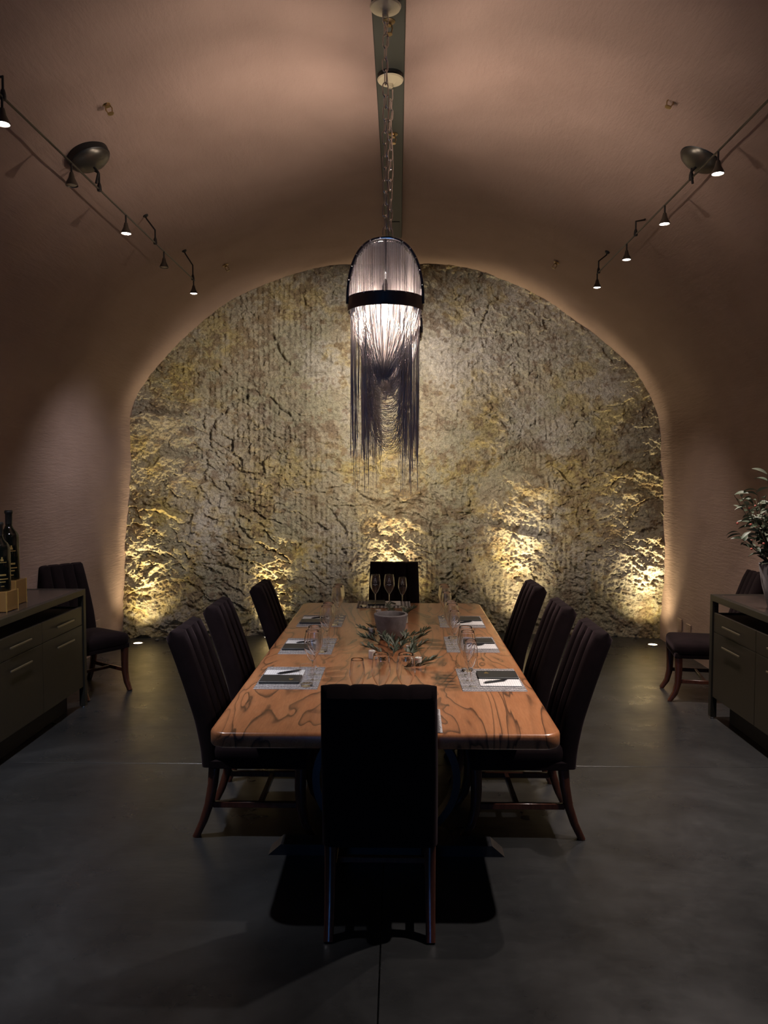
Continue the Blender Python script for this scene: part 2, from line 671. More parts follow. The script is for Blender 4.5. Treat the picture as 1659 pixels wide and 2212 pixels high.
# ------------------------------------------------------------------ the hewn rock wall
CR = [[(0.33, 3.99), (0.51, 3.79), (0.77, 3.58), (0.93, 3.4)], [(0.93, 3.4), (1.03, 3.63), (1.1, 3.83)], [(0.21, 2.14), (0.39, 1.83), (0.47, 1.57), (0.55, 1.36)], [(2.02, 1.47), (2.07, 1.22), (2.13, 0.91), (2.07, 0.6), (2.21, 0.34), (2.4, 0.14)], [(0.76, 0.97), (0.84, 0.63), (1.05, 0.32), (1.15, 0.13)], [(-1.68, 2.81), (-1.45, 2.73), (-1.24, 2.5), (-1.09, 2.25)], [(-1.65, 2.76), (-1.9, 2.58), (-2.05, 2.45), (-2.16, 2.04), (-2.18, 1.83), (-2.31, 1.37), (-2.42, 1.01), (-2.37, 0.8)], [(-2.17, 0.77), (-1.92, 0.72), (-1.67, 0.61)], [(-1.81, 1.37), (-1.64, 1.16), (-1.36, 0.94), (-1.15, 0.73)], [(-0.93, 3.18), (-0.62, 2.97), (-0.47, 2.77)], [(1.87, 3.75), (2.17, 3.34), (2.36, 3.14), (2.7, 2.98)], [(-1.54, 3.52), (-1.34, 3.17), (-1.14, 2.97), (-0.83, 2.92)], [(0.98, 2.55), (1.29, 2.29), (1.69, 2.04)], [(0.36, 3.18), (0.72, 3.02), (1.03, 2.66)]]
LED = [[(-0.52, 1.39), (-0.31, 1.36), (-0.05, 1.32), (0.21, 1.26), (0.41, 1.19)], [(1.34, 1.78), (1.55, 1.84), (1.7, 1.91), (1.87, 1.77)], [(1.94, 1.86), (2.38, 1.83), (2.67, 1.81), (2.88, 1.76)], [(2.68, 1.15), (2.9, 1.1)], [(-2.94, 2.38), (-2.69, 2.41), (-2.4, 2.39)], [(0.57, 1.52), (0.94, 1.47), (1.24, 1.49)], [(0.78, 1.26), (1.14, 1.16), (1.75, 1.12)], [(-1.56, 1.26), (-1.25, 1.18), (-0.94, 1.05)], [(-2.84, 1.93), (-2.6, 1.98), (-2.36, 1.93)], [(-2.89, 1.42), (-2.65, 1.45), (-2.41, 1.37)], [(0.52, 2.3), (0.98, 2.19), (1.39, 2.14)], [(-1.97, 0.43), (-1.67, 0.37)]]
LED_AMP = [.065, .085, .05, .06, .04, .035, .04, .035, .04, .035, .03, .03]
BUL = [(1.4, 1.15, 0.61, 0.66, 0.09), (-0.1, 1.1, 0.56, 0.41, 0.06), (2.59, 0.76, 0.36, 0.56, 0.06), (-2.02, 1.11, 0.41, 0.41, 0.05), (-2.8, 0.91, 0.31, 0.77, 0.05), (-1.36, 1.0, 0.61, 0.46, 0.05), (1.65, 1.68, 0.31, 0.15, 0.06), (-0.05, 1.62, 0.41, 0.2, 0.05), (0.94, 0.47, 0.23, 0.46, -0.1), (-0.89, 0.73, 0.31, 0.46, -0.06), (2.25, 0.45, 0.2, 0.31, -0.05), (0.72, 3.48, 0.61, 0.51, 0.05), (-1.34, 2.97, 0.71, 0.61, -0.04)]
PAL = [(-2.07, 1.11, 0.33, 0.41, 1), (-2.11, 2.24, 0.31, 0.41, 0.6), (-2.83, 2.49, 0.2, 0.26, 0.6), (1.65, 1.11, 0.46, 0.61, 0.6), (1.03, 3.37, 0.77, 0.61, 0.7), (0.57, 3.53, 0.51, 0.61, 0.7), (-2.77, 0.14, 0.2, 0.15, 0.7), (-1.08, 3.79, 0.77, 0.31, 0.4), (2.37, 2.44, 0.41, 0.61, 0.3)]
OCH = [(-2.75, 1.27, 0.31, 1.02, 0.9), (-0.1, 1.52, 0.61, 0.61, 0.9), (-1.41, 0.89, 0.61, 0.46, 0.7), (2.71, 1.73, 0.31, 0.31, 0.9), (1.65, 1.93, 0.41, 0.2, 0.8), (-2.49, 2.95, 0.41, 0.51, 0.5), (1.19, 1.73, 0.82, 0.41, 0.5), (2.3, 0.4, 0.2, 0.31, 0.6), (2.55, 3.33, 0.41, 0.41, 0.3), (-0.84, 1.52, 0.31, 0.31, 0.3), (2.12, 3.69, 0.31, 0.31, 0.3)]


def rock_y(x):
    return 8.35 + .35 * (1 - np.minimum(1, (x / 3) ** 2))


def rock_wall():
    step = .0075
    xs = np.arange(-3.14, 3.02, step)
    zs = np.arange(-.03, 4.28, step)
    X, Z = np.meshgrid(xs, zs)
    # domain warp so that everything wanders like stone
    wx = .07 * fbm(X * 1.7, Z * 1.7, 3, 4) + .010 * fbm(X * 12, Z * 12, 90, 3)
    wz = .07 * fbm(X * 1.7 + 40, Z * 1.7, 8, 4) + .010 * fbm(X * 12 + 70, Z * 12, 95, 3)
    Xw, Zw = X + wx, Z + wz
    h = .10 * fbm(X * .55, Z * .55, 11, 3)
    # strata running down to the right: stepped ledges with a sharp upper lip
    smask = .30 + .70 * sstep(-.35, .45, fbm(X * .8 + 5, Z * .8, 70, 3) + .75 * sstep(2.7, 1.3, Z) - .1)
    for (ang, k, amp, wob, sd) in ((-22, 2.4, .025, .55, 20), (-34, 5.5, .011, .8, 180)):
        ca, sa = math.cos(R(ang)), math.sin(R(ang))
        U, W = X * ca + Z * sa, -X * sa + Z * ca
        ph = W * k + wob * fbm(U * k * .32, W * k * .5, sd, 4, .6) + .25 * wob * fbm(U * k * 1.5, W * k * 1.9, sd + 6, 3, .6)
        fr = ph - np.floor(ph)
        saw = np.where(fr < .86, 1 - fr / .86, (fr - .86) / .14)        # bulges at the bottom of each ledge, cut away above
        on = sstep(-.25, .35, fbm(U * k * .22, W * k * .35, sd + 12, 3))
        h += amp * (saw - .5) * on * smask
    # broken facets: every chip is a small tilted plane
    for (ang, kx, kz, tilt, off, sd) in ((-24, 5.0, 8.5, .22, .009, 400), (-18, 12, 19, .30, .0060, 410), (-10, 27, 36, .34, .0036, 420)):
        ca, sa = math.cos(R(ang)), math.sin(R(ang))
        U = (Xw * ca + Zw * sa) * kx
        W = (-Xw * sa + Zw * ca) * kz
        ui, wi = np.floor(U).astype(int), np.floor(W).astype(int)
        rg = np.random.default_rng(sd)
        tx, tz, ta, tb, to = (rg.random((256, 256)) for _ in range(5))
        best = np.full(X.shape, 99.0)
        facet = np.zeros(X.shape)
        for di in (-1, 0, 1):
            for dj in (-1, 0, 1):
                ci, cj = (ui + di) & 255, (wi + dj) & 255
                du, dw = U - (ui + di + tx[ci, cj]), W - (wi + dj + tz[ci, cj])
                d2 = du * du + dw * dw
                near = d2 < best
                best = np.where(near, d2, best)
                facet = np.where(near, (ta[ci, cj] - .5) * 2 * tilt * du / kx + (tb[ci, cj] - .25) * 2 * tilt * -dw / kz + (to[ci, cj] - .5) * 2 * off, facet)
        on = .35 + .65 * sstep(-.4, .3, fbm(X * kx * .2, Z * kx * .2, sd + 3, 3))
        h += facet * on * (.5 + .5 * smask)
    # grit: pocks and chips
    chips = fbm(Xw * 10, Zw * 13, 31, 5, .68)
    h += .008 * chips * (.45 + .55 * smask)
    pock = np.clip(fbm(X * 16, Z * 20, 300, 3, .6) - .35, 0, 1)
    h -= .030 * pock * (.4 + .6 * smask)
    h += .0060 * fbm(X * 40, Z * 48, 36, 3, .7)
    # upright tool grooves
    tool = sstep(-.15, .45, fbm(X * .8 + 9, Z * .5 + 3, 60, 3) + .55 * sstep(2.2, 3.2, Z) - .1)
    grooves = np.sin((X + .012 * fbm(X * 3, Z * 1.2, 65, 3)) * 2 * PI / .058)
    dash = .6 + .8 * np.clip(fbm(X * 8, Z * 7, 68, 3), -.5, .8)
    h += .0075 * grooves * dash * (.22 + .78 * tool)
    for (x, z, rx, rz, a) in BUL:
        q = np.sqrt(((Xw - x) / rx) ** 2 + ((Zw - z) / rz) ** 2)
        h += a * sstep(1.25, .35, q)
    for pl, a in zip(LED, LED_AMP):
        px, pz = np.array(pl).T
        zl = np.interp(Xw, px, pz)
        win = sstep(px[0] - .10, px[0] + .06, Xw) * sstep(px[-1] + .10, px[-1] - .06, Xw)
        dz = zl - Zw
        below = np.exp(-np.clip(dz, 0, 9) / .13) * sstep(-.012, .012, dz)
        above = -.55 * np.exp(np.clip(dz, -9, 0) / .05) * sstep(.012, -.012, dz)
        h += a * win * (below + above)
    for pl in CR:
        dmin = np.full(X.shape, 9.0)
        for (x0, z0), (x1, z1) in zip(pl, pl[1:]):
            ex, ez = x1 - x0, z1 - z0
            t = np.clip(((Xw - x0) * ex + (Zw - z0) * ez) / (ex * ex + ez * ez), 0, 1)
            dmin = np.minimum(dmin, np.hypot(Xw - x0 - t * ex, Zw - z0 - t * ez))
        h -= .040 * np.exp(-(dmin / .016) ** 2) * (.5 + chips.clip(-.4, .6)) - .014 * np.exp(-((dmin - .05) / .03) ** 2)
    Y = rock_y(X) - h * .9 + .05 * np.minimum(Z, 2.6)     # the face leans back a little
    # colour of the stone itself
    base = np.array([.38, .33, .238])
    pale, ochre, brown, grn = np.array([.54, .50, .45]), np.array([.47, .355, .095]), np.array([.215, .152, .10]), np.array([.34, .335, .235])
    n1, n2 = fbm(Xw * 1.3 + 3, Zw * 1.3, 110, 5, .6), fbm(Xw * 2.1 + 30, Zw * 2.1, 120, 5, .6)
    n3, n4 = fbm(Xw * 1.8 + 60, Zw * 1.8, 130, 5, .65), fbm(Xw * 6 + 60, Zw * 6, 140, 4, .6)

    def patches(lst):
        s = np.zeros(X.shape)
        for (x, z, rx, rz, a) in lst:
            s = np.maximum(s, a * sstep(1.3, .3, np.sqrt(((Xw - x) / rx) ** 2 + ((Zw - z) / rz) ** 2)))
        return s

    def mixc(c, t, k):
        return c * (1 - t[..., None]) + k * t[..., None]

    n5 = fbm(X * 13, Z * 15, 160, 5, .68)
    C = np.broadcast_to(base, X.shape + (3,)).copy()
    C = mixc(C, .45 * sstep(-.2, .6, n3 + .4 * n5), grn)
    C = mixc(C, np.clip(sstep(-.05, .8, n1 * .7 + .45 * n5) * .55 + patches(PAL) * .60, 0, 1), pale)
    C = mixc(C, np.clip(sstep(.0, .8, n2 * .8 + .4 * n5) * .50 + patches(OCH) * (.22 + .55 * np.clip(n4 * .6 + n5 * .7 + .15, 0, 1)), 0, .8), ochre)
    C = mixc(C, .75 * sstep(.10, .80, n4 * .45 + n5 * .75 - n1 * .3), brown)
    nz, nx = X.shape
    V = np.stack([X, Y, Z], -1).reshape(-1, 3)
    # keep what lies inside the vault section (plus a margin)
    half_l, half_r = np.interp(zs, _a[:8, 1], _a[:8, 0]), None
    top = np.interp(xs, PX[60:-60], zdrop(PZ[60:-60], 8.6)) + .07
    keep = (Z[:-1, :-1] < top[None, :-1]) | (Z[:-1, :-1] < 2.7)
    idx = np.arange(nx * nz).reshape(nz, nx)
    q = np.stack([idx[:-1, :-1], idx[:-1, 1:], idx[1:, 1:], idx[1:, :-1]], -1)[keep]
    used = np.zeros(len(V), bool)
    used[q.ravel()] = True
    remap = np.cumsum(used) - 1
    q = remap[q].astype(np.int32)
    V = V[used]
    C = C.reshape(-1, 3)[used]
    me = bpy.data.meshes.new('wall_back')
    me.vertices.add(len(V))
    me.vertices.foreach_set('co', V.astype(np.float32).ravel())
    me.loops.add(q.size)
    me.loops.foreach_set('vertex_index', q.ravel())
    me.polygons.add(len(q))
    me.polygons.foreach_set('loop_start', np.arange(0, q.size, 4, dtype=np.int32))
    me.update(calc_edges=True)
    me.shade_smooth()
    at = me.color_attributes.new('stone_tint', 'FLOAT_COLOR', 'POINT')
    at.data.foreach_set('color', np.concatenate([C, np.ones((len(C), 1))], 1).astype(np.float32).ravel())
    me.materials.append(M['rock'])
    return tag(link('wall_back', me), 'rough hewn ochre and grey rock face under the arch', kind='structure')


rock_wall()

# floor uplights along the rock
for i, (x, y, lab, w) in enumerate(((-2.78, 8.10, 'round floor uplight in the corner by the cabinet with bottles', 1.0), (-1.43, 8.43, 'round floor uplight behind the left far chair', .85),
                         (-.06, 8.40, 'round floor uplight behind the head chair at the rock', 1.5), (1.33, 8.30, 'round floor uplight behind the right far chair', 1.45),
                         (2.70, 8.13, 'round floor uplight in the corner by the wall outlets', 1.15))):
    t = thing('floor_uplight', lab, 'uplight', (x, y, 0), group='uplights set in the floor along the rock')
    MB().lathe([(.066, 0), (.066, .006), (.05, .008), (.046, .004), (.046, 0)], 28).build('trim_ring', M['chrome'], t)
    MB().lathe([(.046, .003), (.03, .0065), (0, .008)], 28).build('lens', M['up_lens'], t)
    for (share, ang, lean) in ((.88, 38, .30), (.18, 84, .60)) + (((.16, 78, .10),) if abs(x) > 2 else ()):          # a tight beam inside a soft flood
        sl = spot_light('uplight_beam', (0, 0, .03), (0, lean, 1), UPLIGHT * w * share, (1.0, .83, .50), ang, 1.0, .05)
        sl.parent = t
for i, (x, y, r) in enumerate(((-2.62, 8.24, .022), (-2.63, 8.30, .015), (-2.56, 8.36, .026))):
    tag(MB().lathe([(0, 0), (r * .8, .004), (r, r * .4), (r * .7, r * .8), (0, r * .95)], 9).build('pebble', M['pebble'], loc=(x, y, 0), rot=(0, 0, i)),
        ['small dark pebble nearest the corner uplight', 'smallest dark pebble between two others at the rock foot', 'largest dark pebble touching the foot of the rock'][i], 'pebble', 'pebbles at the foot of the rock')

# ------------------------------------------------------------------ ceiling beam, sprinklers
BX = -.045
bm_ = MB()
ys = [Y_FRONT + .03, 7.62]
vs = []
for y in ys:
    z = ceil_z(BX, y)
    for (dx, dz) in ((-.077, .06), (-.077, -.03), (-.072, -.035), (.072, -.035), (.077, -.03), (.077, .06)):
        vs.append((BX + dx, y, z + dz))
bm_.add(vs, [(i, (i + 1) % 6, 6 + (i + 1) % 6, 6 + i) for i in range(6)] + [(0, 1, 2, 3, 4, 5), (6, 7, 8, 9, 10, 11)])
beam = tag(bm_.build('ceiling_beam', M['beam'], smooth=0), 'dark olive beam along the crown of the vault', kind='structure')


def beam_z(y):
    z0, z1 = ceil_z(BX, ys[0]), ceil_z(BX, ys[1])
    return z0 + (z1 - z0) * (y - ys[0]) / (ys[1] - ys[0]) - .035


MB().box((BX + .01, 7.25, beam_z(7.25) - .003), (.095, .45, .006), .002, rot=(R(2.9), 0, 0)).build('cover_plate', M['beam'], beam, smooth=0)


def sprinkler(loc, rot, lab):
    t = thing('sprinkler_head', lab, 'sprinkler', loc, rot=rot, group='fire sprinklers in the vault')
    MB().lathe([(0, 0), (.030, 0), (.030, -.004), (.016, -.010), (.013, -.010), (.013, -.022), (0, -.022)], 16).build('escutcheon', M['brass'], t)
    MB().tube([(-.012, 0, -.018), (-.017, 0, -.036), (-.010, 0, -.056), (.010, 0, -.056), (.017, 0, -.036), (.012, 0, -.018)], .0035, 6).build('yoke', M['brass'], t)
    MB().lathe([(0, -.056), (.017, -.058), (.017, -.061), (0, -.062)], 12).build('deflector', M['brass'], t)


def ceil_rot(x, y):
    s = (ceil_z(x + .03, y) - ceil_z(x - .03, y)) / .06
    return (0, -math.atan(s), 0)


for (x, y, lab) in ((-1.51, 4.05, 'brass sprinkler head above the left dome transformer'), (1.40, 4.05, 'brass sprinkler head above the right dome transformer'),
                    (-1.65, 7.42, 'small sprinkler head over the left edge of the arch'), (1.51, 7.48, 'small sprinkler head over the right edge of the arch')):
    sprinkler((x, y, ceil_z(x, y) + .002), ceil_rot(x, y), lab)
sprinkler((BX + .012, 5.02, beam_z(5.02)), (0, 0, 0), 'sprinkler head on the beam beyond both ceiling canopies')
sprinkler((BX, 3.68, beam_z(3.68)), (0, 0, 0), 'sprinkler head on the beam between the two ceiling canopies')

# ------------------------------------------------------------------ track lights
def rail(side, x, z, y0, y1, posts):
    nm = 'left' if side < 0 else 'right'
    t = thing('light_rail', 'thin dark light rail hung along the %s flank of the vault' % nm, 'track rail', (x, 0, z))
    MB().tube([(0, y0, 0), (0, (y0 + y1) / 2, 0), (0, y1, 0)], .0055, 8).build('rail_bar', M['bronze'], t)
    for y in posts:
        xb = x + side * .085
        zb = ceil_z(xb, y) - z
        m = MB()
        m.tube([(side * .085, y + .05, zb + .004), (side * .075, y + .045, zb - .02), (0, y, max(.09, zb - .13)), (0, y, .012)], .0058, 7)
        m.build('standoff', M['black_metal'], t)
        MB().lathe([(0, -.012), (.012, -.010), (.014, .0), (.012, .02), (.008, .035), (0, .036)], 10).build('rail_clamp', M['black_metal'], t, loc=(0, y, 0))
        MB().lathe([(0, 0), (.022, 0), (.018, -.012), (.007, -.018), (0, -.018)], 12).build('ceiling_foot', M['black_metal'], t, loc=(side * .085, y + .05, zb + .008), rot=ceil_rot(xb, y))


rail(-1, -1.72, 3.44, 2.2, 6.56, (3.4, 4.48, 5.5, 6.5))
rail(1, 1.66, 3.48, 2.2, 6.56, (3.4, 4.48, 5.5, 6.5))


def head(x, y, z, lit, lab, aim, watts=1.0, col=(1.0, .86, .74), cone=92):
    t = thing('track_spotlight', lab, 'spotlight', (x, y, z), group='spotlights hung on the light rails')
    MB().tube([(0, 0, .0), (0, 0, -.062)], .0055, 8).build('drop_rod', M['black_metal'], t)
    MB().lathe([(0, -.05), (.010, -.05), (.013, -.062), (.017, -.080), (.031, -.108), (.033, -.118), (.030, -.118), (.027, -.108), (.014, -.09), (0, -.088)], 20).build('shade', M['bronze'], t)
    MB().lathe([(.0275, -.114), (.015, -.119), (0, -.121)], 16).build('lens', M['lens_on'] if lit else M['lens_off'], t)
    if lit:
        sl = spot_light('spot_beam', (0, 0, -.128), Vector(aim) - Vector((x, y, z)), SPOT * watts, col, cone, .9, .03)
        sl.parent = t


ZL, ZR = 3.44, 3.48
head(-1.72, 3.39, ZL, True, 'lit spotlight at the very edge of the photo on the left rail', (-2.0, 4.2, 0), 1.6, (.93, .93, 1.0), 84)
head(-1.72, 4.10, ZL, False, 'unlit spotlight beside the left dome transformer', (-2, 4, 0))
head(-1.72, 4.91, ZL, True, 'lit spotlight on the left rail between two unlit ones', (.5, 8.6, 2.45), 5.2, (1.0, .90, .80), 48)
head(-1.72, 5.70, ZL, False, 'unlit spotlight next to the far end of the left rail', (-2, 5, 0))
head(-1.72, 6.52, ZL, True, 'lit spotlight at the far end of the left rail', (-2.4, 7.4, .6), .5, (.97, .93, .98), 96)
head(1.66, 3.30, ZR, True, 'lit spotlight out at the near end of the right rail', (1.3, 2.9, 0), 1.3, (1.0, .90, .84))
head(1.66, 4.11, ZR, True, 'lit spotlight beside the right dome transformer', (1.3, 4.4, 0), .9, (1.0, .84, .74))
head(1.66, 4.91, ZR, True, 'second lit spotlight along the right rail beyond the dome', (-.8, 8.6, 2.45), 5.4, (1.0, .91, .80), 48)
head(1.66, 5.71, ZR, True, 'third lit spotlight along the right rail beyond the dome', (2.05, 5.2, 0), 1.5, (1.0, .86, .78), 74)
head(1.66, 6.54, ZR, True, 'lit spotlight at the far end of the right rail', (1.7, 7.6, .4), .6, (1.0, .88, .78), 90)

for side, x, lab in ((-1, -1.77, 'dark bronze dome transformer on the left flank of the vault'), (1, 1.71, 'dark bronze dome transformer on the right flank of the vault')):
    y = 4.44
    t = thing('dome_transformer', lab, 'transformer', (x, y, ceil_z(x, y) + .004), rot=ceil_rot(x, y), group='dome transformers of the light rails')
    MB().lathe([(0, .01), (.118, .01), (.118, -.035), (.112, -.042), (0, -.042)], 36).build('drum', M['black_metal'], t)
    MB().lathe([(.114, -.040), (.108, -.050), (.085, -.066), (.05, -.078), (.02, -.083), (0, -.084)], 36).build('dome_cover', M['bronze'], t)
    MB().tube([(0, 0, -.08), (-side * .01, 0, -.12), (side * .03, -.0, -.17)], .007, 8).build('feed_rod', M['black_metal'], t)


# ------------------------------------------------------------------ chandeliers
def chain_link_mesh():
    a, b = .0125, .0175
    pts = []
    for i in range(20):
        th = 2 * PI * i / 20
        pts.append((a * math.cos(th), 0, b * math.sin(th) + (b * .75 if math.sin(th) > 0 else -b * .75)))
    return MB().tube(pts, .0027, 6, closed=True).mesh('chain_link', M['link'], 180)


def chandelier_meshes():
    rnd = random.Random(3)
    Rr, T = .166, .29
    me = {}
    me['ring'] = MB().lathe([(Rr, -.03), (Rr + .005, -.03), (Rr + .006, 0), (Rr + .005, .03), (Rr, .03), (Rr - .002, 0), (Rr, -.03)], 64).mesh('ring_band', M['gunmetal'], 60)
    arch = []
    for i in range(41):
        th = PI * i / 40
        c, s = math.cos(th), math.sin(th)
        arch.append((math.copysign(abs(c) ** .80, c) * (Rr + .003), 0, abs(s) ** .86 * T))
    me['arch'] = MB().sweep(arch, .085, .011, (0, 1, 0)).mesh('arch_band', M['gunmetal'], 60)

    def arch_z(x):
        c = min(1, abs(x) / (Rr + .003)) ** (1 / .80)
        return max(0.0, (1 - c * c)) ** .5 ** 1 * T if c < 1 else 0

    def strand(mb, pts, r=.00115):
        mb.tube([(p[0], p[1], p[2]) for p in pts], r, 3, caps=False)

    def ease(p0, p1, p2, n=14):
        out = []
        for i in range(n + 1):
            t = i / n
            out.append(tuple((1 - t) ** 2 * a + 2 * t * (1 - t) * b + t * t * c for a, b, c in zip(p0, p1, p2)))
        return out

    KZ = -.285
    up = MB()
    for i in range(170):       # curtain from the arch, gathered at the knot
        x = (-1 + 2 * (i + rnd.random() * .8) / 170) * Rr * .985
        y0 = rnd.choice((-.022, .0, .022)) + rnd.uniform(-.003, .003)
        z0 = arch_z(x) - .004
        bend = (x * .92, y0 + math.copysign(.06, y0) * (1 - abs(x) / Rr), -.06 - .06 * rnd.random())
        end = (x * .10 - .008 + rnd.uniform(-.006, .006), rnd.uniform(-.012, .012), KZ + rnd.uniform(-.03, .04) - .02)
        strand(up, [(x, y0, z0)] + ease((x * .99, y0, min(z0 - .01, .03)), bend, end, 14))
    for i in range(430):       # curtain from the ring, gathered at the knot
        th = 2 * PI * (i + rnd.random() * .7) / 430
        x, y = (Rr - .004) * math.cos(th), (Rr - .004) * math.sin(th)
        if y < 0 and abs(x - .002) < .009:
            continue            # the parting through which the bulb shows
        end = (x * .10 - .008 + rnd.uniform(-.006, .006), y * .10, KZ + rnd.uniform(-.03, .04) - .02)
        strand(up, ease((x, y, -.02), (x * .86, y * .86, -.15 - .05 * rnd.random()), end, 14))
    me['curtain'] = up.mesh('gathered_curtain', M['chain'], 180)
    lo = MB()
    for sx in (-1, 1):         # swags that leave the knot to either side
        for k in range(26):
            x1 = sx * (.045 + .075 * rnd.random())
            sag = .045 + .05 * rnd.random()
            y1 = rnd.uniform(-.1, .06)
            strand(lo, ease((sx * .006 - .008, rnd.uniform(-.01, .01), KZ - .01), (x1 * .55, y1 * .5, KZ - 2.0 * sag), (x1, y1, KZ + .07 + .04 * rnd.random()), 14))
    for k in range(46):        # deep hanging loops
        zb = -.38 - .26 * (k / 45) + rnd.uniform(-.008, .008)
        a = .075 + .05 * rnd.random()
        y1 = rnd.uniform(-.08, .10)
        pts = []
        for i in range(19):
            s = -1 + 2 * i / 18
            pts.append((a * math.sin(s * PI / 2) * .95, y1 * (.6 + .4 * s * s), zb + (-.16 - zb) * abs(s) ** 2.6))
        strand(lo, pts)
    me['loops'] = lo.mesh('hanging_loops', M['chain'], 180)
    fr = MB()
    n = 150
    for i in range(n):         # straight fringe at either side
        sx = -1 if i < n * .55 else 1
        x = sx * ((.048 if sx < 0 else .058) + (.107 if sx < 0 else .097) * rnd.random() ** .8)
        ymax = math.sqrt(max(0, (Rr - .006) ** 2 - x * x))
        y = rnd.choice((-1, 1)) * ymax * rnd.uniform(.8, 1)
        u = rnd.random()
        L = .57 + .13 * rnd.random() if u < .86 else .72 + .15 * rnd.random()
        strand(fr, [(x, y, -.02), (x + rnd.uniform(-.003, .003), y, -L / 2), (x + rnd.uniform(-.004, .004), y, -L)], .0010)
    me['fringe'] = fr.mesh('straight_fringe', M['chain'], 180)
    cp = [(0, .290), (.006, .291), (.010, .302), (.011, .310), (.0095, .310), (.008, .303), (0, .299)]
    me['cap'] = [MB().lathe(cp, 16, (sx * .022, .030, 0)).mesh('added_lamp_cup', M['black_metal'], 60) for sx in (-1, 1)]  # cups for the added ceiling up-lamps
    me['studs'] = []
    me['socket'] = MB().lathe([(0, .115), (.008, .115), (.010, .10), (.017, .085), (.018, .026), (.016, .026), (.014, .03), (0, .032)], 20).mesh('socket_cup', M['gunmetal'], 60)
    me['rod'] = MB().tube([(0, 0, .11), (0, 0, T - .006)], .006, 8).mesh('stem_rod', M['gunmetal'], 180)
    me['bulb'] = MB().lathe([(0, .025), (.010, .022), (.015, -.01), (.016, -.05), (.012, -.085), (.005, -.10), (0, -.102)], 16).mesh('bulb', M['bulb'], 180)
    me['stud'] = MB().lathe([(0, .0035), (.003, .002), (.0038, 0), (.003, -.002), (0, -.0035)], 8).mesh('stud', M['chrome'], 180)
    me['canopy_drum'] = MB().lathe([(0, 0), (.062, 0), (.062, -.03), (0, -.03)], 28).mesh('canopy_drum', M['black_metal'], 40)
    me['canopy'] = MB().lathe([(.064, -.030), (.070, -.034), (.066, -.042), (.03, -.050), (.014, -.056), (.012, -.075), (0, -.078)], 32).mesh('canopy_plate', M['cream'], 40)
    me['arch_pts'] = arch
    return me


CM = chandelier_meshes()
LINK = chain_link_mesh()


def chandelier(x, y, zr, lab):
    t = thing('chandelier', lab, 'chandelier', (x, y, zr), group='chain fringe chandeliers over the table')
    link('ring_band', CM['ring'], t)
    link('arch_band', CM['arch'], t)
    for nm in ('curtain', 'loops', 'fringe'):
        o = link(CM[nm].name, CM[nm], t)
        o['kind'] = 'stuff'
    link('socket_cup', CM['socket'], t)
    link('stem_rod', CM['rod'], t)
    link('bulb', CM['bulb'], t)
    for i in range(3, 38, 3):
        p = CM['arch_pts'][i]
        link('stud', CM['stud'], t, (p[0] * 1.0, -.044, p[2]))
    for k in range(-4, 5):
        a = -PI / 2 + k * .28
        link('stud', CM['stud'], t, (.172 * math.cos(a), .172 * math.sin(a), .027))
    for me_ in CM['cap']:
        link('added_lamp_cup', me_, t)
    for sx in (-1, 1):                       # two unseen up-lamps added on the arch to light the ceiling
        sl = spot_light('added_up_lamp', (sx * .022, .030, .314), (sx * .78, .48, 1.31), ADDED_UP, (1.0, .84, .70), 92, .85, .012)
        sl.parent = t
    zt = beam_z(y) - zr
    link('canopy_drum', CM['canopy_drum'], t, (0, 0, zt + .002))
    link('canopy_plate', CM['canopy'], t, (0, 0, zt + .002))
    z, k, pitch = .318, 0, .0525
    while z < zt - .07:
        link('chain_link', LINK, t, (.0015 * math.sin(k * 2.1), 0, z), (0, R(3) * math.sin(k * 1.3), R(20) + (PI / 2 if k % 2 else 0)))
        z += pitch
        k += 1
    MB().tube([(.012, .004, .30)] + [(.010 + .006 * math.sin(i * 1.1), .006, .30 + (zt - .08 - .30) * i / 12) for i in range(1, 13)], .0022, 6).build('lamp_cord', M['link'], t)
    return t


chandelier(-.058, 3.50, 2.560, 'chain fringe chandelier nearer the camera, with bright arched metal frame')
chandelier(-.043, 4.20, 2.560, 'chain fringe chandelier half hidden behind the nearer one')

# ------------------------------------------------------------------ dining table
TX, TY0, TY1, TW, TZ = -.055, 3.075, 6.285, .724, .75
tbl = thing('dining_table', 'long orange figured timber dining table with rounded corners', 'table', (TX, (TY0 + TY1) / 2, 0))


def table_slab():
    L2, c = (TY1 - TY0) / 2, .075
    prof = [(-.066, .012), (-.062, .004), (-.055, 0), (-.014, 0), (-.006, .003), (-.001, .009), (0, .016)]   # z, inset
    rnd = random.Random(5)
    ring0 = []
    for (sx, sy, a0) in ((1, 1, 0), (-1, 1, 90), (-1, -1, 180), (1, -1, 270)):
        for k in range(9):
            a = R(a0 + 90 * k / 8)
            ring0.append((sx * (TW - c), sy * (L2 - c), math.cos(a), math.sin(a)))
    m = MB()
    vs, n = [], len(ring0)
    for (z, ins) in prof:
        for (cx, cy, ca, sa) in ring0:
            vs.append((cx + (c - ins) * ca, cy + (c - ins) * sa, z))
    fs = []
    for i in range(len(prof) - 1):
        for j in range(n):
            fs.append((i * n + j, i * n + (j + 1) % n, (i + 1) * n + (j + 1) % n, (i + 1) * n + j))
    fs.append(tuple(range(n - 1, -1, -1)))
    fs.append(tuple((len(prof) - 1) * n + j for j in range(n)))
    return m.add(vs, fs)


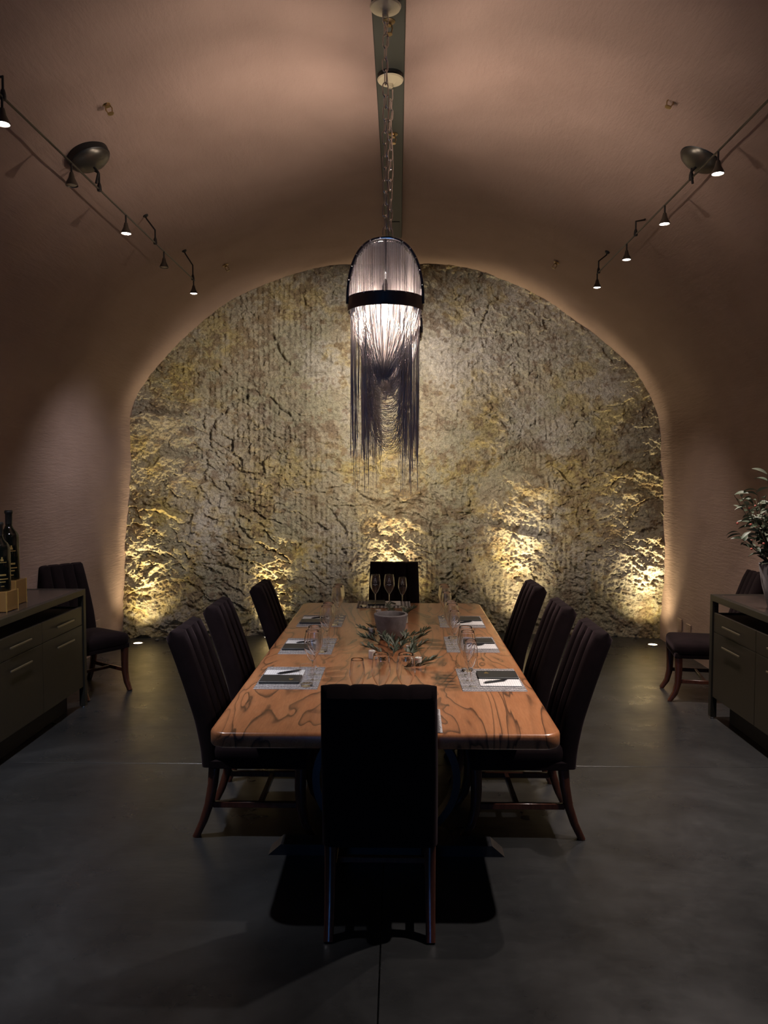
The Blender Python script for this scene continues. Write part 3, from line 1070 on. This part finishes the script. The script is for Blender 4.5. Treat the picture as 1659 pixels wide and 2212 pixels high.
table_slab().build('table_top', M['wood'], tbl, loc=(0, 0, TZ), smooth=35)
for sy, yy in ((-1, 3.605), (1, 5.755)):
    ly = yy - (TY0 + TY1) / 2
    pr = [(-.56, 0), (-.50, .052), (.50, .052), (.56, 0)]
    fb = MB()
    v = [(x, y, z) for y in (-.05, .05) for (x, z) in pr]
    fb.add(v, [(0, 1, 2, 3), (7, 6, 5, 4), (0, 4, 5, 1), (1, 5, 6, 2), (2, 6, 7, 3), (3, 7, 4, 0)])
    fb.build('foot_bar', M['base_wood'], tbl, loc=(0, ly, 0), smooth=0)
    pts = []
    for k in range(48):
        a = 2 * PI * k / 48
        pts.append((.335 * math.cos(a), 0, .365 + .30 * math.sin(a)))
    ov = MB()
    vs, fs = [], []
    for (ox, oz) in [(math.cos(2 * PI * k / 48), math.sin(2 * PI * k / 48)) for k in range(48)]:
        for (rr, y) in ((1, -.045), (1, .045), (.9, .045), (.9, -.045)):
            vs.append((.35 * rr * ox, y, .365 + .315 * rr * oz))
    for k in range(48):
        for j in range(4):
            fs.append((k * 4 + j, k * 4 + (j + 1) % 4, ((k + 1) % 48) * 4 + (j + 1) % 4, ((k + 1) % 48) * 4 + j))
    ov.add(vs, fs).build('oval_trestle', M['base_wood'], tbl, loc=(0, ly, 0), smooth=30)
    MB().box((0, ly, .673), (1.05, .16, .024), .004).build('bearer', M['base_wood'], tbl, smooth=0)
MB().box((0, 0, .10), (.09, 5.755 - 3.605 - .10, .09), .006).build('stretcher_beam', M['base_wood'], tbl, loc=(0, 4.68 - (TY0 + TY1) / 2, 0), smooth=0)


# ------------------------------------------------------------------ chairs
def backrest_mesh():
    # rear profile of the back, y behind the seat against height
    prof = np.array([(-.215, .36), (-.222, .45), (-.252, .60), (-.300, .75), (-.352, .90), (-.392, 1.005), (-.402, 1.03)])
    nv, nu = 30, 49
    t = np.linspace(0, 1, nv)
    s = np.concatenate([[0], np.cumsum(np.hypot(*np.diff(prof, axis=0).T))])
    s /= s[-1]
    cy, cz = np.interp(t, s, prof[:, 0]), np.interp(t, s, prof[:, 1])
    for _ in range(3):
        cy[1:-1] = (cy[:-2] + 2 * cy[1:-1] + cy[2:]) / 4
        cz[1:-1] = (cz[:-2] + 2 * cz[1:-1] + cz[2:]) / 4
    ty, tz = np.gradient(cy), np.gradient(cz)
    ln = np.hypot(ty, tz)
    ny, nz = tz / ln, -ty / ln              # towards the sitter
    uu = -np.cos(np.linspace(0, PI, nu))
    uu = np.sign(uu) * np.abs(uu) ** .85
    T = .088
    front, rear = [], []
    for j in range(nv):
        ev = 1.0
        if t[j] > .955:
            ev = math.sqrt(max(0, 1 - ((t[j] - .955) / .045) ** 2))
        hw = .226 - .014 * t[j] ** 2
        for i in range(nu):
            u = uu[i]
            eu = math.sqrt(max(0, 1 - abs(u) ** 16))
            e = min(eu, 1) * (ev * .85 + .15 if ev < 1 else 1)
            x = u * hw
            ch = abs(math.sin(PI * 2 * (u + 1)))          # four upright channels
            groove = .013 * (1 - min(1, ch * 2.2)) ** 2 * (1 if abs(u) < .93 else 0) * (1 if t[j] > .1 else 0)
            crown = .008 * min(1, ch * 1.2)
            f = T * .5 * e + (crown - groove) * eu * (1 if t[j] < .88 else max(.25, 1 - (t[j] - .88) / .09))
            topdrop = -(.003 * (1 - min(1, ch * 2.2)) ** 2 if t[j] > .93 and abs(u) < .93 else 0)
            front.append((x, cy[j] + ny[j] * f, cz[j] + nz[j] * f + topdrop))
            rear.append((x, cy[j] - ny[j] * T * .5 * e, cz[j] - nz[j] * T * .5 * e + topdrop))
    vs = front + rear
    N = nu * nv
    fs = []
    for j in range(nv - 1):
        for i in range(nu - 1):
            a = j * nu + i
            fs.append((a, a + 1, a + nu + 1, a + nu))
            fs.append((N + a, N + a + nu, N + a + nu + 1, N + a + 1))
    for j in range(nv - 1):
        for i in (0, nu - 1):
            a, b = j * nu + i, (j + 1) * nu + i
            fs.append((a, b, N + b, N + a))
    for j in (0, nv - 1):
        for i in range(nu - 1):
            a, b = j * nu + i, j * nu + i + 1
            fs.append((a, b, N + b, N + a))
    return MB().add(vs, fs)


def make_chair(lab):
    t = thing('dining_chair', lab, 'chair', group='channel back dining chairs')
    backrest_mesh().build('backrest', M['fabric'], t, smooth=50)
    # cushion: domed, wider at the front
    st = MB()
    n = 17
    vs, fs = [], []
    lay = []
    for (z, ins) in ((.392, .0), (.41, -.004), (.44, -.005), (.462, .0), (.474, .012)):
        ring = []
        for k in range(48):
            a = 2 * PI * k / 48
            c, s = math.cos(a), math.sin(a)
            x = math.copysign(abs(c) ** .25, c)
            y = math.copysign(abs(s) ** .25, s)
            hw = .226 + .012 * (y + 1) / 2
            ring.append(len(vs))
            vs.append((x * (hw - ins), .03 + y * (.24 - ins), z))
        lay.append(ring)
    for A, B in zip(lay, lay[1:]):
        for k in range(48):
            fs.append((A[k], A[(k + 1) % 48], B[(k + 1) % 48], B[k]))
    prev = lay[-1]
    for q, dz in ((.75, .011), (.4, .018)):
        ring = []
        for k in prev:
            pass
        for k in lay[-1]:
            p = vs[k]
            ring.append(len(vs))
            vs.append((p[0] * q, .03 + (p[1] - .03) * q, .474 + dz))
        for k in range(48):
            fs.append((prev[k], prev[(k + 1) % 48], ring[(k + 1) % 48], ring[k]))
        prev = ring
    fs.append(tuple(prev))
    fs.append(tuple(reversed(lay[0])))
    st.add(vs, fs).build('seat', M['fabric'], t, smooth=60)
    MB().box((0, .025, .374), (.452, .48, .044), .006).build('seat_rail', M['fabric'], t, smooth=40)
    for sx in (-1, 1):
        x = sx * .197
        MB().sweep([(x, -.195, .36), (x, -.203, .27), (x, -.222, .17), (x, -.252, .08), (x, -.290, .0)], [.045, .043, .041, .038, .036], [.050, .046, .042, .038, .034]).build('leg', M['leg_wood'], t, smooth=50)
        MB().sweep([(x, .235, .36), (x, .232, .25), (x, .236, .15), (x, .256, .07), (x, .300, .0)], [.045, .043, .041, .038, .034], [.056, .052, .046, .040, .030]).build('leg', M['leg_wood'], t, smooth=50)
        MB().box((x, .012, .165), (.022, .43, .030), .003).build('side_stretcher', M['leg_wood'], t, smooth=40)
    MB().box((0, .03, .165), (.384, .024, .026), .003).build('cross_stretcher', M['leg_wood'], t, smooth=40)
    return t


chair0 = make_chair('dark velvet dining chair seen from behind at the near table end')
chair0.location = (-.070, 3.175, 0)
chair0.rotation_euler = (0, 0, 0)
for lab, x, y, rz in (
        ('dark velvet dining chair at the left near seat', -.715, 3.935, -90), ('dark velvet dining chair at the left middle seat', -.71, 4.63, -90),
        ('dark velvet dining chair at the left far seat', -.595, 5.45, -91), ('dark velvet dining chair at the right near seat', .62, 3.94, 90),
        ('dark velvet dining chair at the right middle seat', .605, 4.63, 90.5), ('dark velvet dining chair at the right far seat', .59, 5.46, 92),
        ('dark velvet dining chair at the head of the table before the rock', -.035, 6.41, 180),
        ('dark velvet chair against the left wall behind the bottle cabinet', -2.60, 6.33, -125),
        ('dark velvet chair against the right wall behind the plant cabinet', 2.49, 6.235, 80)):
    copy_tree(chair0, lab, (x, y, 0), R(rz))


# ------------------------------------------------------------------ place settings
def wine_glass_meshes(k, R0, H, mark):
    """k scale of foot; bowl radius R0; total height H"""
    bz = H * .42
    prof = [(.0045, bz - .006), (.012, bz + .001), (R0 * .72, bz + (H - bz) * .20), (R0 * .96, bz + (H - bz) * .38), (R0, bz + (H - bz) * .48),
            (R0 * .965, bz + (H - bz) * .65), (R0 * .86, bz + (H - bz) * .85), (R0 * .755, H)]
    # smooth the bowl outline
    pr = []
    for a, b in zip(prof, prof[1:]):
        for i in range(3):
            t = i / 3
            pr.append((a[0] + (b[0] - a[0]) * t, a[1] + (b[1] - a[1]) * t))
    pr.append(prof[-1])
    for _ in range(4):
        pr = [pr[0]] + [((pr[i - 1][0] + 2 * pr[i][0] + pr[i + 1][0]) / 4, (pr[i - 1][1] + 2 * pr[i][1] + pr[i + 1][1]) / 4) for i in range(1, len(pr) - 1)] + [pr[-1]]
    th = .0014
    inner = [(max(.0, r - th), z + (th if i == 0 else 0)) for i, (r, z) in enumerate(pr)]
    bowl = MB().lathe([(0, pr[0][1])] + pr + [(pr[-1][0] - th * .5, pr[-1][1] + .0006)] + inner[::-1] + [(0, inner[0][1])], 32).mesh('bowl', M['solid_glass'], 180)
    stem = MB().lathe([(0, .004), (.006, .005), (.004, .014), (.0032, .03), (.0032, bz - .02), (.0045, bz - .007), (.0075, bz - .002), (0, bz + .001)], 14).mesh('stem', M['solid_glass'], 180)
    foot = MB().lathe([(.0345 * k, .0004), (.030 * k, .0018), (.012, .004), (.005, .0065)], 32).mesh('foot', M['glass'], 180)
    rim = MB().tube([(pr[-1][0] * math.cos(2 * PI * i / 40), pr[-1][0] * math.sin(2 * PI * i / 40), H) for i in range(40)], .0007, 5, closed=True).mesh('rim', M['solid_glass'], 180)

    def rad(z):
        for a, b in zip(pr, pr[1:]):
            if a[1] <= z <= b[1]:
                return a[0] + (b[0] - a[0]) * (z - a[1]) / (b[1] - a[1])
        return pr[-1][0]
    em = None
    if mark:
        m = MB()

        def stroke(p, q, w):
            (x0, z0), (x1, z1) = p, q
            dx, dz = x1 - x0, z1 - z0
            l = math.hypot(dx, dz)
            ox, oz = -dz / l * w / 2, dx / l * w / 2
            out = []
            n = 5
            for i in range(n):
                t = i / (n - 1)
                for s in (1, -1):
                    x, z = x0 + dx * t + ox * s, z0 + dz * t + oz * s
                    r = rad(z) + .0006
                    out.append((r * math.sin(x / r), -r * math.cos(x / r), z))
            m.add(out, [(2 * i, 2 * i + 1, 2 * i + 3, 2 * i + 2) for i in range(n - 1)])
        z0 = bz + (H - bz) * .60
        hh = (H - bz) * .26
        for s in (-1, 1):
            stroke((s * .0105, z0 + .006), (s * .0025, z0 + hh), .0016)
            stroke((s * .0125, z0 + .001), (s * .004, z0 + .003), .0014)
        stroke((-.006, z0 + hh * .45), (.006, z0 + hh * .45), .0014)
        stroke((0, z0 + hh * .2), (0, z0 + hh * .85), .001)
        stroke((-.006, z0 + hh * 1.28), (-.0025, z0 + hh * 1.2), .0016)
        stroke((.006, z0 + hh * 1.28), (.0025, z0 + hh * 1.2), .0016)
        if mark > 1:
            for i in range(9):     # the small line of lettering under the emblem
                stroke((-.019 + i * .0042, z0 - .013), (-.0165 + i * .0042, z0 - .013), .0042)
            stroke((-.006, z0 - .019), (.006, z0 - .019), .0014)
        em = m.mesh('etched_mark', M['etch'], 0)
    return dict(bowl=bowl, stem=stem, foot=foot, rim=rim, etched_mark=em)


G_BIG = wine_glass_meshes(1.1, .0435, .258, 0)
G_SMALL = wine_glass_meshes(.95, .0355, .235, 0)
G_BIG_M = wine_glass_meshes(1.1, .0435, .258, 2)
G_SMALL_M = wine_glass_meshes(.95, .0355, .235, 1)
TUM_WALL = MB().lathe([(.0305, .012), (.035, .03), (.0375, .06), (.0365, .09), (.0345, .105)], 28).mesh('glass_wall', M['glass'], 180)
TUM_BASE = MB().lathe([(0, 0), (.027, 0), (.030, .004), (.0305, .012), (.024, .014), (0, .011)], 28).mesh('glass_base', M['solid_glass'], 60)
TUM_RIM = MB().tube([(.0345 * math.cos(2 * PI * i / 36), .0345 * math.sin(2 * PI * i / 36), .105) for i in range(36)], .0008, 5, closed=True).mesh('rim', M['solid_glass'], 180)
MAT_ME = MB().box((0, 0, .0015), (.430, .315, .003), .001).mesh('place_mat', M['mat'], 0)
COVER_ME = MB().box((0, 0, .006), (.138, .205, .012), .0025).mesh('cover', M['folder'], 0)
PAGE_ME = MB().box((0, 0, .002), (.125, .205, .004), .001).mesh('page', M['page'], 0)
_c = MB()
for (x, y, sx, sy) in ((0, .006, .020, .004), (-.006, 0, .004, .014), (.006, 0, .004, .014), (0, -.008, .026, .003), (0, .0, .004, .006), (.0, .014, .008, .006)):
    _c.box((x, y, 0), (sx, sy, .0006))
CREST_ME = _c.mesh('gold_crest', M['gold'], 0)
PEN_BODY = MB().tube([(-.068, 0, .006), (-.062, 0, .006), (0, 0, .006), (.045, 0, .006), (.062, 0, .006)], [.0035, .0045, .0055, .005, .0025], 10).mesh('barrel', M['pen'], 180)
PEN_TIP = MB().tube([(.062, 0, .006), (.07, 0, .006)], [.0024, .0008], 8).mesh('tip', M['chrome'], 180)
PEN_CLIP = MB().box((-.045, 0, .0122), (.036, .0035, .0014), .0004).mesh('clip', M['chrome'], 0)
PEN_CAP = MB().tube([(-.076, 0, .006), (-.068, 0, .006)], [.0028, .0036], 8).mesh('button', M['chrome'], 180)


def wineglass(me, loc, rz, lab):
    t = thing('wine_glass', lab, 'wine glass', loc, rz, group='stemmed wine glasses on the table')
    for k in ('bowl', 'stem', 'foot', 'rim', 'etched_mark'):
        if me[k] is not None:
            link(k, me[k], t)
    return t


def setting(x, y, rz, where, folder=True, tumbler=True, marked=False, rnd=random.Random(11)):
    """local frame: the guest sits at -y and faces +y; +x is the guest's right"""
    A = R(rz)
    ca, sa = math.cos(A), math.sin(A)

    def W(lx, ly, z=TZ):
        return (x + lx * ca - ly * sa, y + lx * sa + ly * ca, z)
    o = link('place_mat', MAT_ME, None, W(0, 0), (0, 0, A + R(rnd.uniform(-1, 1))))
    tag(o, 'grey striped rectangular place mat at the %s seat' % where, 'place mat', 'place mats on the table')
    zt = TZ + .003
    j = R(rnd.uniform(-1.5, 1.5))
    if folder:
        f = thing('menu_folder', 'black menu folder with white page at the %s seat' % where, 'folder', W(-.015, -.045, zt), A + j, 'menu folders on the mats')
        link('cover', COVER_ME, f, (.075, 0, 0))
        link('page', PAGE_ME, f, (-.058, .0, 0))
        link('gold_crest', CREST_ME, f, (.095, .055, .0123), (0, 0, -PI / 2))
        p = thing('pen', 'black ballpoint pen lying on the page at the %s seat' % where, 'pen', W(-.070, -.025, zt + .0045), A + R(-62 + rnd.uniform(-6, 6)), 'pens on the menus')
        for nm, me in (('barrel', PEN_BODY), ('tip', PEN_TIP), ('clip', PEN_CLIP), ('button', PEN_CAP)):
            link(nm, me, p)
    B, S = (G_BIG_M, G_SMALL_M) if marked else (G_BIG, G_SMALL)
    rg = -A if marked else 0
    wineglass(B, W(.065, .118, zt), 0, 'large wine glass beside the tumbler at the %s seat' % where if tumbler else 'large wine glass farthest from the small one at the %s seat' % where)
    wineglass(B, W(-.045, .118, zt), 0, 'large wine glass in the middle of the row at the %s seat' % where)
    wineglass(S, W(-.150, .112, zt), 0, 'smaller wine glass at the row end at the %s seat' % where)
    if tumbler:
        t = thing('tumbler', 'clear water tumbler with thick base at the %s seat' % where, 'tumbler', W(.165, .10, zt), 0, 'water tumblers on the table')
        link('glass_wall', TUM_WALL, t)
        link('glass_base', TUM_BASE, t)
        link('rim', TUM_RIM, t)


setting(-.553, 3.93, -90, 'left near')
setting(-.548, 4.67, -90, 'left middle')
setting(-.547, 5.485, -90, 'left far')
setting(.470, 3.91, 90, 'right near')
setting(.450, 4.73, 90, 'right middle')
setting(.450, 5.47, 90, 'right far')
setting(-.115, 6.185, 180, 'head of table', marked=True)
setting(-.030, 3.25, 0, 'near table end', folder=False, tumbler=False)


# ------------------------------------------------------------------ centrepiece
t = thing('stone_bowl', 'thick walled grey cast stone bowl in the middle of the table', 'bowl', (-.046, 4.90, TZ))
MB().lathe([(0, 0), (.062, 0), (.072, .008), (.094, .075), (.108, .150), (.109, .158), (.105, .162), (.093, .162), (.089, .157), (.084, .12), (.07, .06), (.05, .03), (0, .024)], 44).build('bowl_body', M['concrete'], t)
VOT = ((-.149, 4.36, 'white votive candle left of the olive spray before the bowl'), (.066, 4.50, 'white votive candle right behind the olive spray before the bowl'), (.112, 4.20, 'white votive candle nearest the front chair on the right'),
       (-.145, 5.70, 'white votive candle far left beyond the stone bowl'), (.050, 5.42, 'white votive candle just behind the stone bowl rim on the right'), (-.175, 5.00, 'white votive candle tucked beside the left of the bowl'))
CND = MB().lathe([(0, .002), (.019, .002), (.0195, .045), (.016, .047), (.006, .044), (0, .044)], 20).mesh('wax', M['candle'], 50)
CUP = MB().lathe([(0, 0), (.022, 0), (.0235, .004), (.0245, .058)], 24).mesh('glass_cup', M['glass'], 50)
WICK = MB().tube([(0, 0, .043), (.001, 0, .051)], .0008, 5).mesh('wick', M['black_metal'], 180)
for (x, y, lab) in VOT:
    t = thing('votive_candle', lab, 'candle', (x, y, TZ), group='votive candles round the bowl')
    link('wax', CND, t)
    link('glass_cup', CUP, t)
    link('wick', WICK, t)


def leaf_mesh(L, W, m, curl=.12):
    vs, fs = [], []
    n = 7
    for i in range(n):
        t = i / (n - 1)
        w = W * math.sin(PI * min(1, t * .96 + .03)) ** .8 * (1 - .25 * t)
        z = L * curl * t * (1 - t) * 2
        vs += [(-w / 2, t * L, z + w * .12), (0, t * L, z - w * .1), (w / 2, t * L, z + w * .12)]
    k = len(vs)
    vs += [(a, b, c - .0006) for a, b, c in vs]
    for i in range(n - 1):
        for j in (0, 1):
            a = i * 3 + j
            fs.append((a, a + 1, a + 4, a + 3))
            fs.append((k + a, k + a + 3, k + a + 4, k + a + 1))
    return MB().add(vs, fs).mesh('leaf', m, 180)


LEAVES = [leaf_mesh(.052, .013, M['leaf']), leaf_mesh(.046, .012, M['leaf']), leaf_mesh(.050, .013, M['leaf_pale'])]


def sprig(loc, heading, lift, n, L, rnd, lab):
    t = thing('olive_sprig', lab, 'olive sprig', loc, heading, 'olive sprigs lying round the bowl')
    pts = []
    for i in range(8):
        s = i / 7
        pts.append((.02 * math.sin(s * 3), s * L, .006 + min(lift, .48) * L * (s ** 1.1)))
    MB().tube(pts, [.0026 - .0014 * i / 7 for i in range(8)], 6).build('twig', M['stem'], t)
    for k in range(n):
        s = .12 + .88 * k / (n - 1)
        p = Vector(pts[0]).lerp(Vector(pts[0]), 0)
        f = s * 7
        i = min(6, int(f))
        p = Vector(pts[i]).lerp(Vector(pts[i + 1]), f - i)
        side = 1 if k % 2 else -1
        if k == n - 1:
            yaw = 0
        else:
            yaw = side * rnd.uniform(.45, .95)
        pitch = rnd.uniform(.05, .75) + lift * .5
        link('leaf', rnd.choice(LEAVES), t, p, (pitch, rnd.uniform(-.5, .5), yaw), (1, rnd.uniform(.8, 1.25), 1))


rr = random.Random(21)
SPR = [(-.06, 4.62, 25, .55), (.0, 4.55, -15, .75), (.03, 4.48, -55, .25), (-.09, 4.45, 65, .25), (-.03, 4.40, 5, .85), (.02, 4.28, -35, .35), (.07, 4.22, -75, .12), (-.05, 4.30, 170, .2), (.03, 4.16, -110, .15),
       (-.12, 4.75, 80, .25), (-.14, 4.95, 60, .3), (.05, 4.75, -70, .35), (.06, 4.95, -60, .2), (-.06, 5.15, 100, .15), (-.03, 5.35, 20, .5), (.01, 5.50, -20, .45), (-.06, 5.62, 10, .4), (.02, 5.70, -60, .4), (-.02, 4.66, 200, .6), (.04, 4.38, -20, .6)]
for (x, y, hd, lf) in SPR:
    sprig((x, y, TZ), R(hd), lf, 22, rr.uniform(.10, .145), rr, 'narrow leaved olive sprig %s' % ('among the candles before the stone bowl' if y < 4.7 else 'beyond the stone bowl, toward the head seat' if y > 5.1 else 'pressed against the left of the stone bowl' if x < -.05 else 'pressed against the right of the stone bowl'))


# ------------------------------------------------------------------ cabinets
def cabinet(x_front, y_far, side, L, lab):
    """side -1: against the left wall (front faces +x); built in a frame where the front faces +x, far end at y=0, towards the camera -y"""
    D, H, F = .46, .92, .045
    t = thing('cabinet', lab, 'cabinet', (x_front, y_far, 0), group='long low cabinets along the walls')
    s = -side          # +1: front towards +x

    def P(x, y, z):    # x measured inward from the front
        return (-s * x, -y, z)

    def bx(name, x0, x1, y0, y1, z0, z1, m, b=.002, par=t):
        MB().box(P((x0 + x1) / 2, (y0 + y1) / 2, (z0 + z1) / 2), (abs(x1 - x0), abs(y1 - y0), abs(z1 - z0)), b)
        mm = MB().box((0, 0, 0), (abs(x1 - x0), abs(y1 - y0), abs(z1 - z0)), b)
        return mm.build(name, m, par, loc=P((x0 + x1) / 2, (y0 + y1) / 2, (z0 + z1) / 2), smooth=0)
    bx('worktop', F * .9, D, F * .9, L - F * .9, H - .022, H - .002, M['cab_top'])
    for y0 in (0, L - F):
        for x0 in (0, D - F):
            bx('corner_post', x0, x0 + F, y0, y0 + F, .012, H - F, M['cab_frame'])
            MB().lathe([(0, 0), (.018, 0), (.018, .01), (.008, .012), (0, .014)], 12).build('foot_glide', M['chrome'], t, loc=P(x0 + F / 2, y0 + F / 2, 0))
    for x0 in (0, D - F):
        bx('top_rail', x0, x0 + F, 0, L, H - F, H, M['cab_frame'])
    for y0 in (0, L - F):
        bx('end_rail', F, D - F, y0, y0 + F, H - F, H, M['cab_frame'])
    bx('carcass', .030, D - .02, F + .01, L - F - .01, .175, .775, M['cab_inner'])
    bx('side_panel', .012, D - .02, F + .001, F + .0095, .170, .790, M['cabinet'])
    bx('plinth', .10, D - .10, .14, L - .14, .0, .174, M['cab_inner'])
    ncol = 3
    w = (L - 2 * F - .02) / ncol
    for c in range(ncol):
        y0, y1 = F + .01 + c * w + .002, F + .01 + (c + 1) * w - .002
        d = bx('drawer_front', .008, .028, y0, y1, .652, .792, M['cabinet'], .0015)
        h = bx('door_front', .008, .028, y0, y1, .168, .648, M['cabinet'], .0015)
        for par, z in ((d, .722 - .722), (h, .575 - .408)):
            hm = MB().box((s * .030, 0, 0), (.010, .28, .012), .002)
            hb = hm.build('handle', M['handle'], par, loc=(0, 0, z), smooth=0)
    return t


cabinet(-2.42, 5.88, -1, 2.1, 'long dark low cabinet along the left wall carrying the bottles')
cabinet(2.31, 5.70, 1, 2.1, 'long dark low cabinet along the right wall carrying the potted olive')

# ------------------------------------------------------------------ bottles on amber blocks
def bottle(x, y, z, H, lab):
    t = thing('wine_bottle', lab, 'bottle', (x, y, z), group='large wine bottles on amber blocks')
    r = .0625
    MB().lathe([(0, .006), (r * .6, .002), (r * .92, 0), (r, .006), (r, H * .60), (r * .95, H * .645), (r * .78, H * .69), (r * .5, H * .735), (r * .36, H * .78), (r * .33, H * .86)], 36).build('glass_body', M['bottle'], t, smooth=60)
    MB().lathe([(r * .345, H * .80), (r * .36, H * .81), (r * .36, H * .95), (r * .42, H * .955), (r * .43, H * .985), (r * .36, H), (0, H)], 28).build('wax_capsule', M['black_metal'], t, smooth=60)
    lb = MB()

    def patch(a0, a1, z0, z1):
        k = 8
        vs = []
        for i in range(k + 1):
            a = R(a0 + (a1 - a0) * i / k)
            for zz in (z0, z1):
                vs.append(((r + .0006) * math.cos(a), (r + .0006) * math.sin(a), zz))
        lb.add(vs, [(2 * i, 2 * i + 2, 2 * i + 3, 2 * i + 1) for i in range(k)])
    c = -52
    patch(c - 8, c + 8, H * .44, H * .47)
    patch(c - 4, c + 4, H * .47, H * .50)
    patch(c - 26, c + 26, H * .415, H * .425)
    patch(c - 22, c + 22, H * .225, H * .25)
    patch(c - 34, c + 34, H * .17, H * .185)
    patch(c - 18, c + 18, H * .13, H * .145)
    patch(c - 10, c + 10, H * .07, H * .08)
    lb.build('gold_lettering', M['gold'], t, smooth=0)


def block(x, y, z, h, lab):
    t = thing('bottle_stand', lab, 'stand', (x, y, z), group='amber block stands under the bottles')
    MB().box((0, 0, h / 2), (.15, .15, h), .003).build('amber_block', M['amber'], t, smooth=0)
    for (ax, ay) in ((-1, -1), (1, -1), (-1, 1), (1, 1)):
        MB().box((ax * .0745, ay * .0745, h / 2), (.006, .006, h + .004), .001).build('edge_bar', M['gold'], t, smooth=0)


block(-2.66, 5.20, .92, .165, 'taller amber block stand under the rear bottle')
bottle(-2.66, 5.20, 1.085, .475, 'tall black wine bottle standing on the rear amber block')
block(-2.585, 4.93, .92, .130, 'lower amber block stand under the front bottle at the photo edge')
bottle(-2.585, 4.93, 1.050, .445, 'black wine bottle on the front amber block, cut by the photo edge')

# ------------------------------------------------------------------ potted olive
pt = thing('potted_olive', 'bushy olive plant in a weathered grey pot on the right cabinet', 'potted plant', (2.535, 5.16, .92))
MB().lathe([(0, 0), (.055, 0), (.062, .01), (.095, .14), (.112, .25), (.116, .288), (.111, .29), (.104, .27), (0, .262)], 36).build('pot', M['concrete'], pt)
rp = random.Random(4)
BIGLEAF = [leaf_mesh(.088, .036, M['leaf'], .2), leaf_mesh(.078, .033, M['leaf'], .25), leaf_mesh(.08, .033, M['leaf_pale'], .2)]
for k in range(23):
    a = (2 * PI * k / 4 if k < 4 else PI * (.5 + 1.05 * ((k - 4) * .381 % 1))) + rp.uniform(-.2, .2)
    reach = rp.uniform(.05, .27)
    reach *= .5 if math.cos(a) > .2 else 1.0
    hgt = rp.uniform(.18, .70) * (1.1 - reach * .7)
    pts = []
    for i in range(7):
        s = i / 6
        pts.append((math.cos(a) * (.03 + reach * s ** 1.2), math.sin(a) * (.03 + reach * s ** 1.2), .255 + hgt * s))
    MB().tube(pts, [.0045 - .003 * i / 6 for i in range(7)], 6).build('branch', M['stem'], pt)
    for q in range(13):
        f = (0.15 + .85 * q / 12) * 6
        i = min(5, int(f))
        p = Vector(pts[i]).lerp(Vector(pts[i + 1]), f - i)
        link('leaf', rp.choice(BIGLEAF), pt, p, (rp.uniform(-.5, .8), rp.uniform(-.6, .6), rp.uniform(0, 2 * PI)), [rp.uniform(.85, 1.3)] * 3)
BER = MB().lathe([(0, -.008), (.006, -.005), (.0085, 0), (.006, .006), (0, .008)], 10).mesh('berry', M['berry'], 180)
for k in range(9):
    a = PI + rp.uniform(-1.3, 1.3)
    rr_ = rp.uniform(.15, .26)
    link('berry', BER, pt, (math.cos(a) * rr_, math.sin(a) * rr_, rp.uniform(.38, .72)))


# ------------------------------------------------------------------ wall outlets
def outlet(x, y, z, side, lab):
    t = thing('wall_outlet', lab, 'outlet', (x, y, z), group='outlet plates low on the walls')
    MB().box((0, 0, 0), (.012, .115, .118), .003).build('cover_plate', M['plate'], t, smooth=0)
    for dz in (-.02, .02):
        MB().box((-side * .006, 0, dz), (.003, .034, .028), .001).build('socket_face', M['plate'], t, smooth=0)


outlet(-3.012, 7.60, .29, -1, 'brown outlet plate on the wall beside the left chair')
outlet(2.880, 7.86, .275, 1, 'brown outlet plate nearer the rock on the right wall')
outlet(2.880, 7.62, .262, 1, 'brown outlet plate farther from the rock on the right wall')
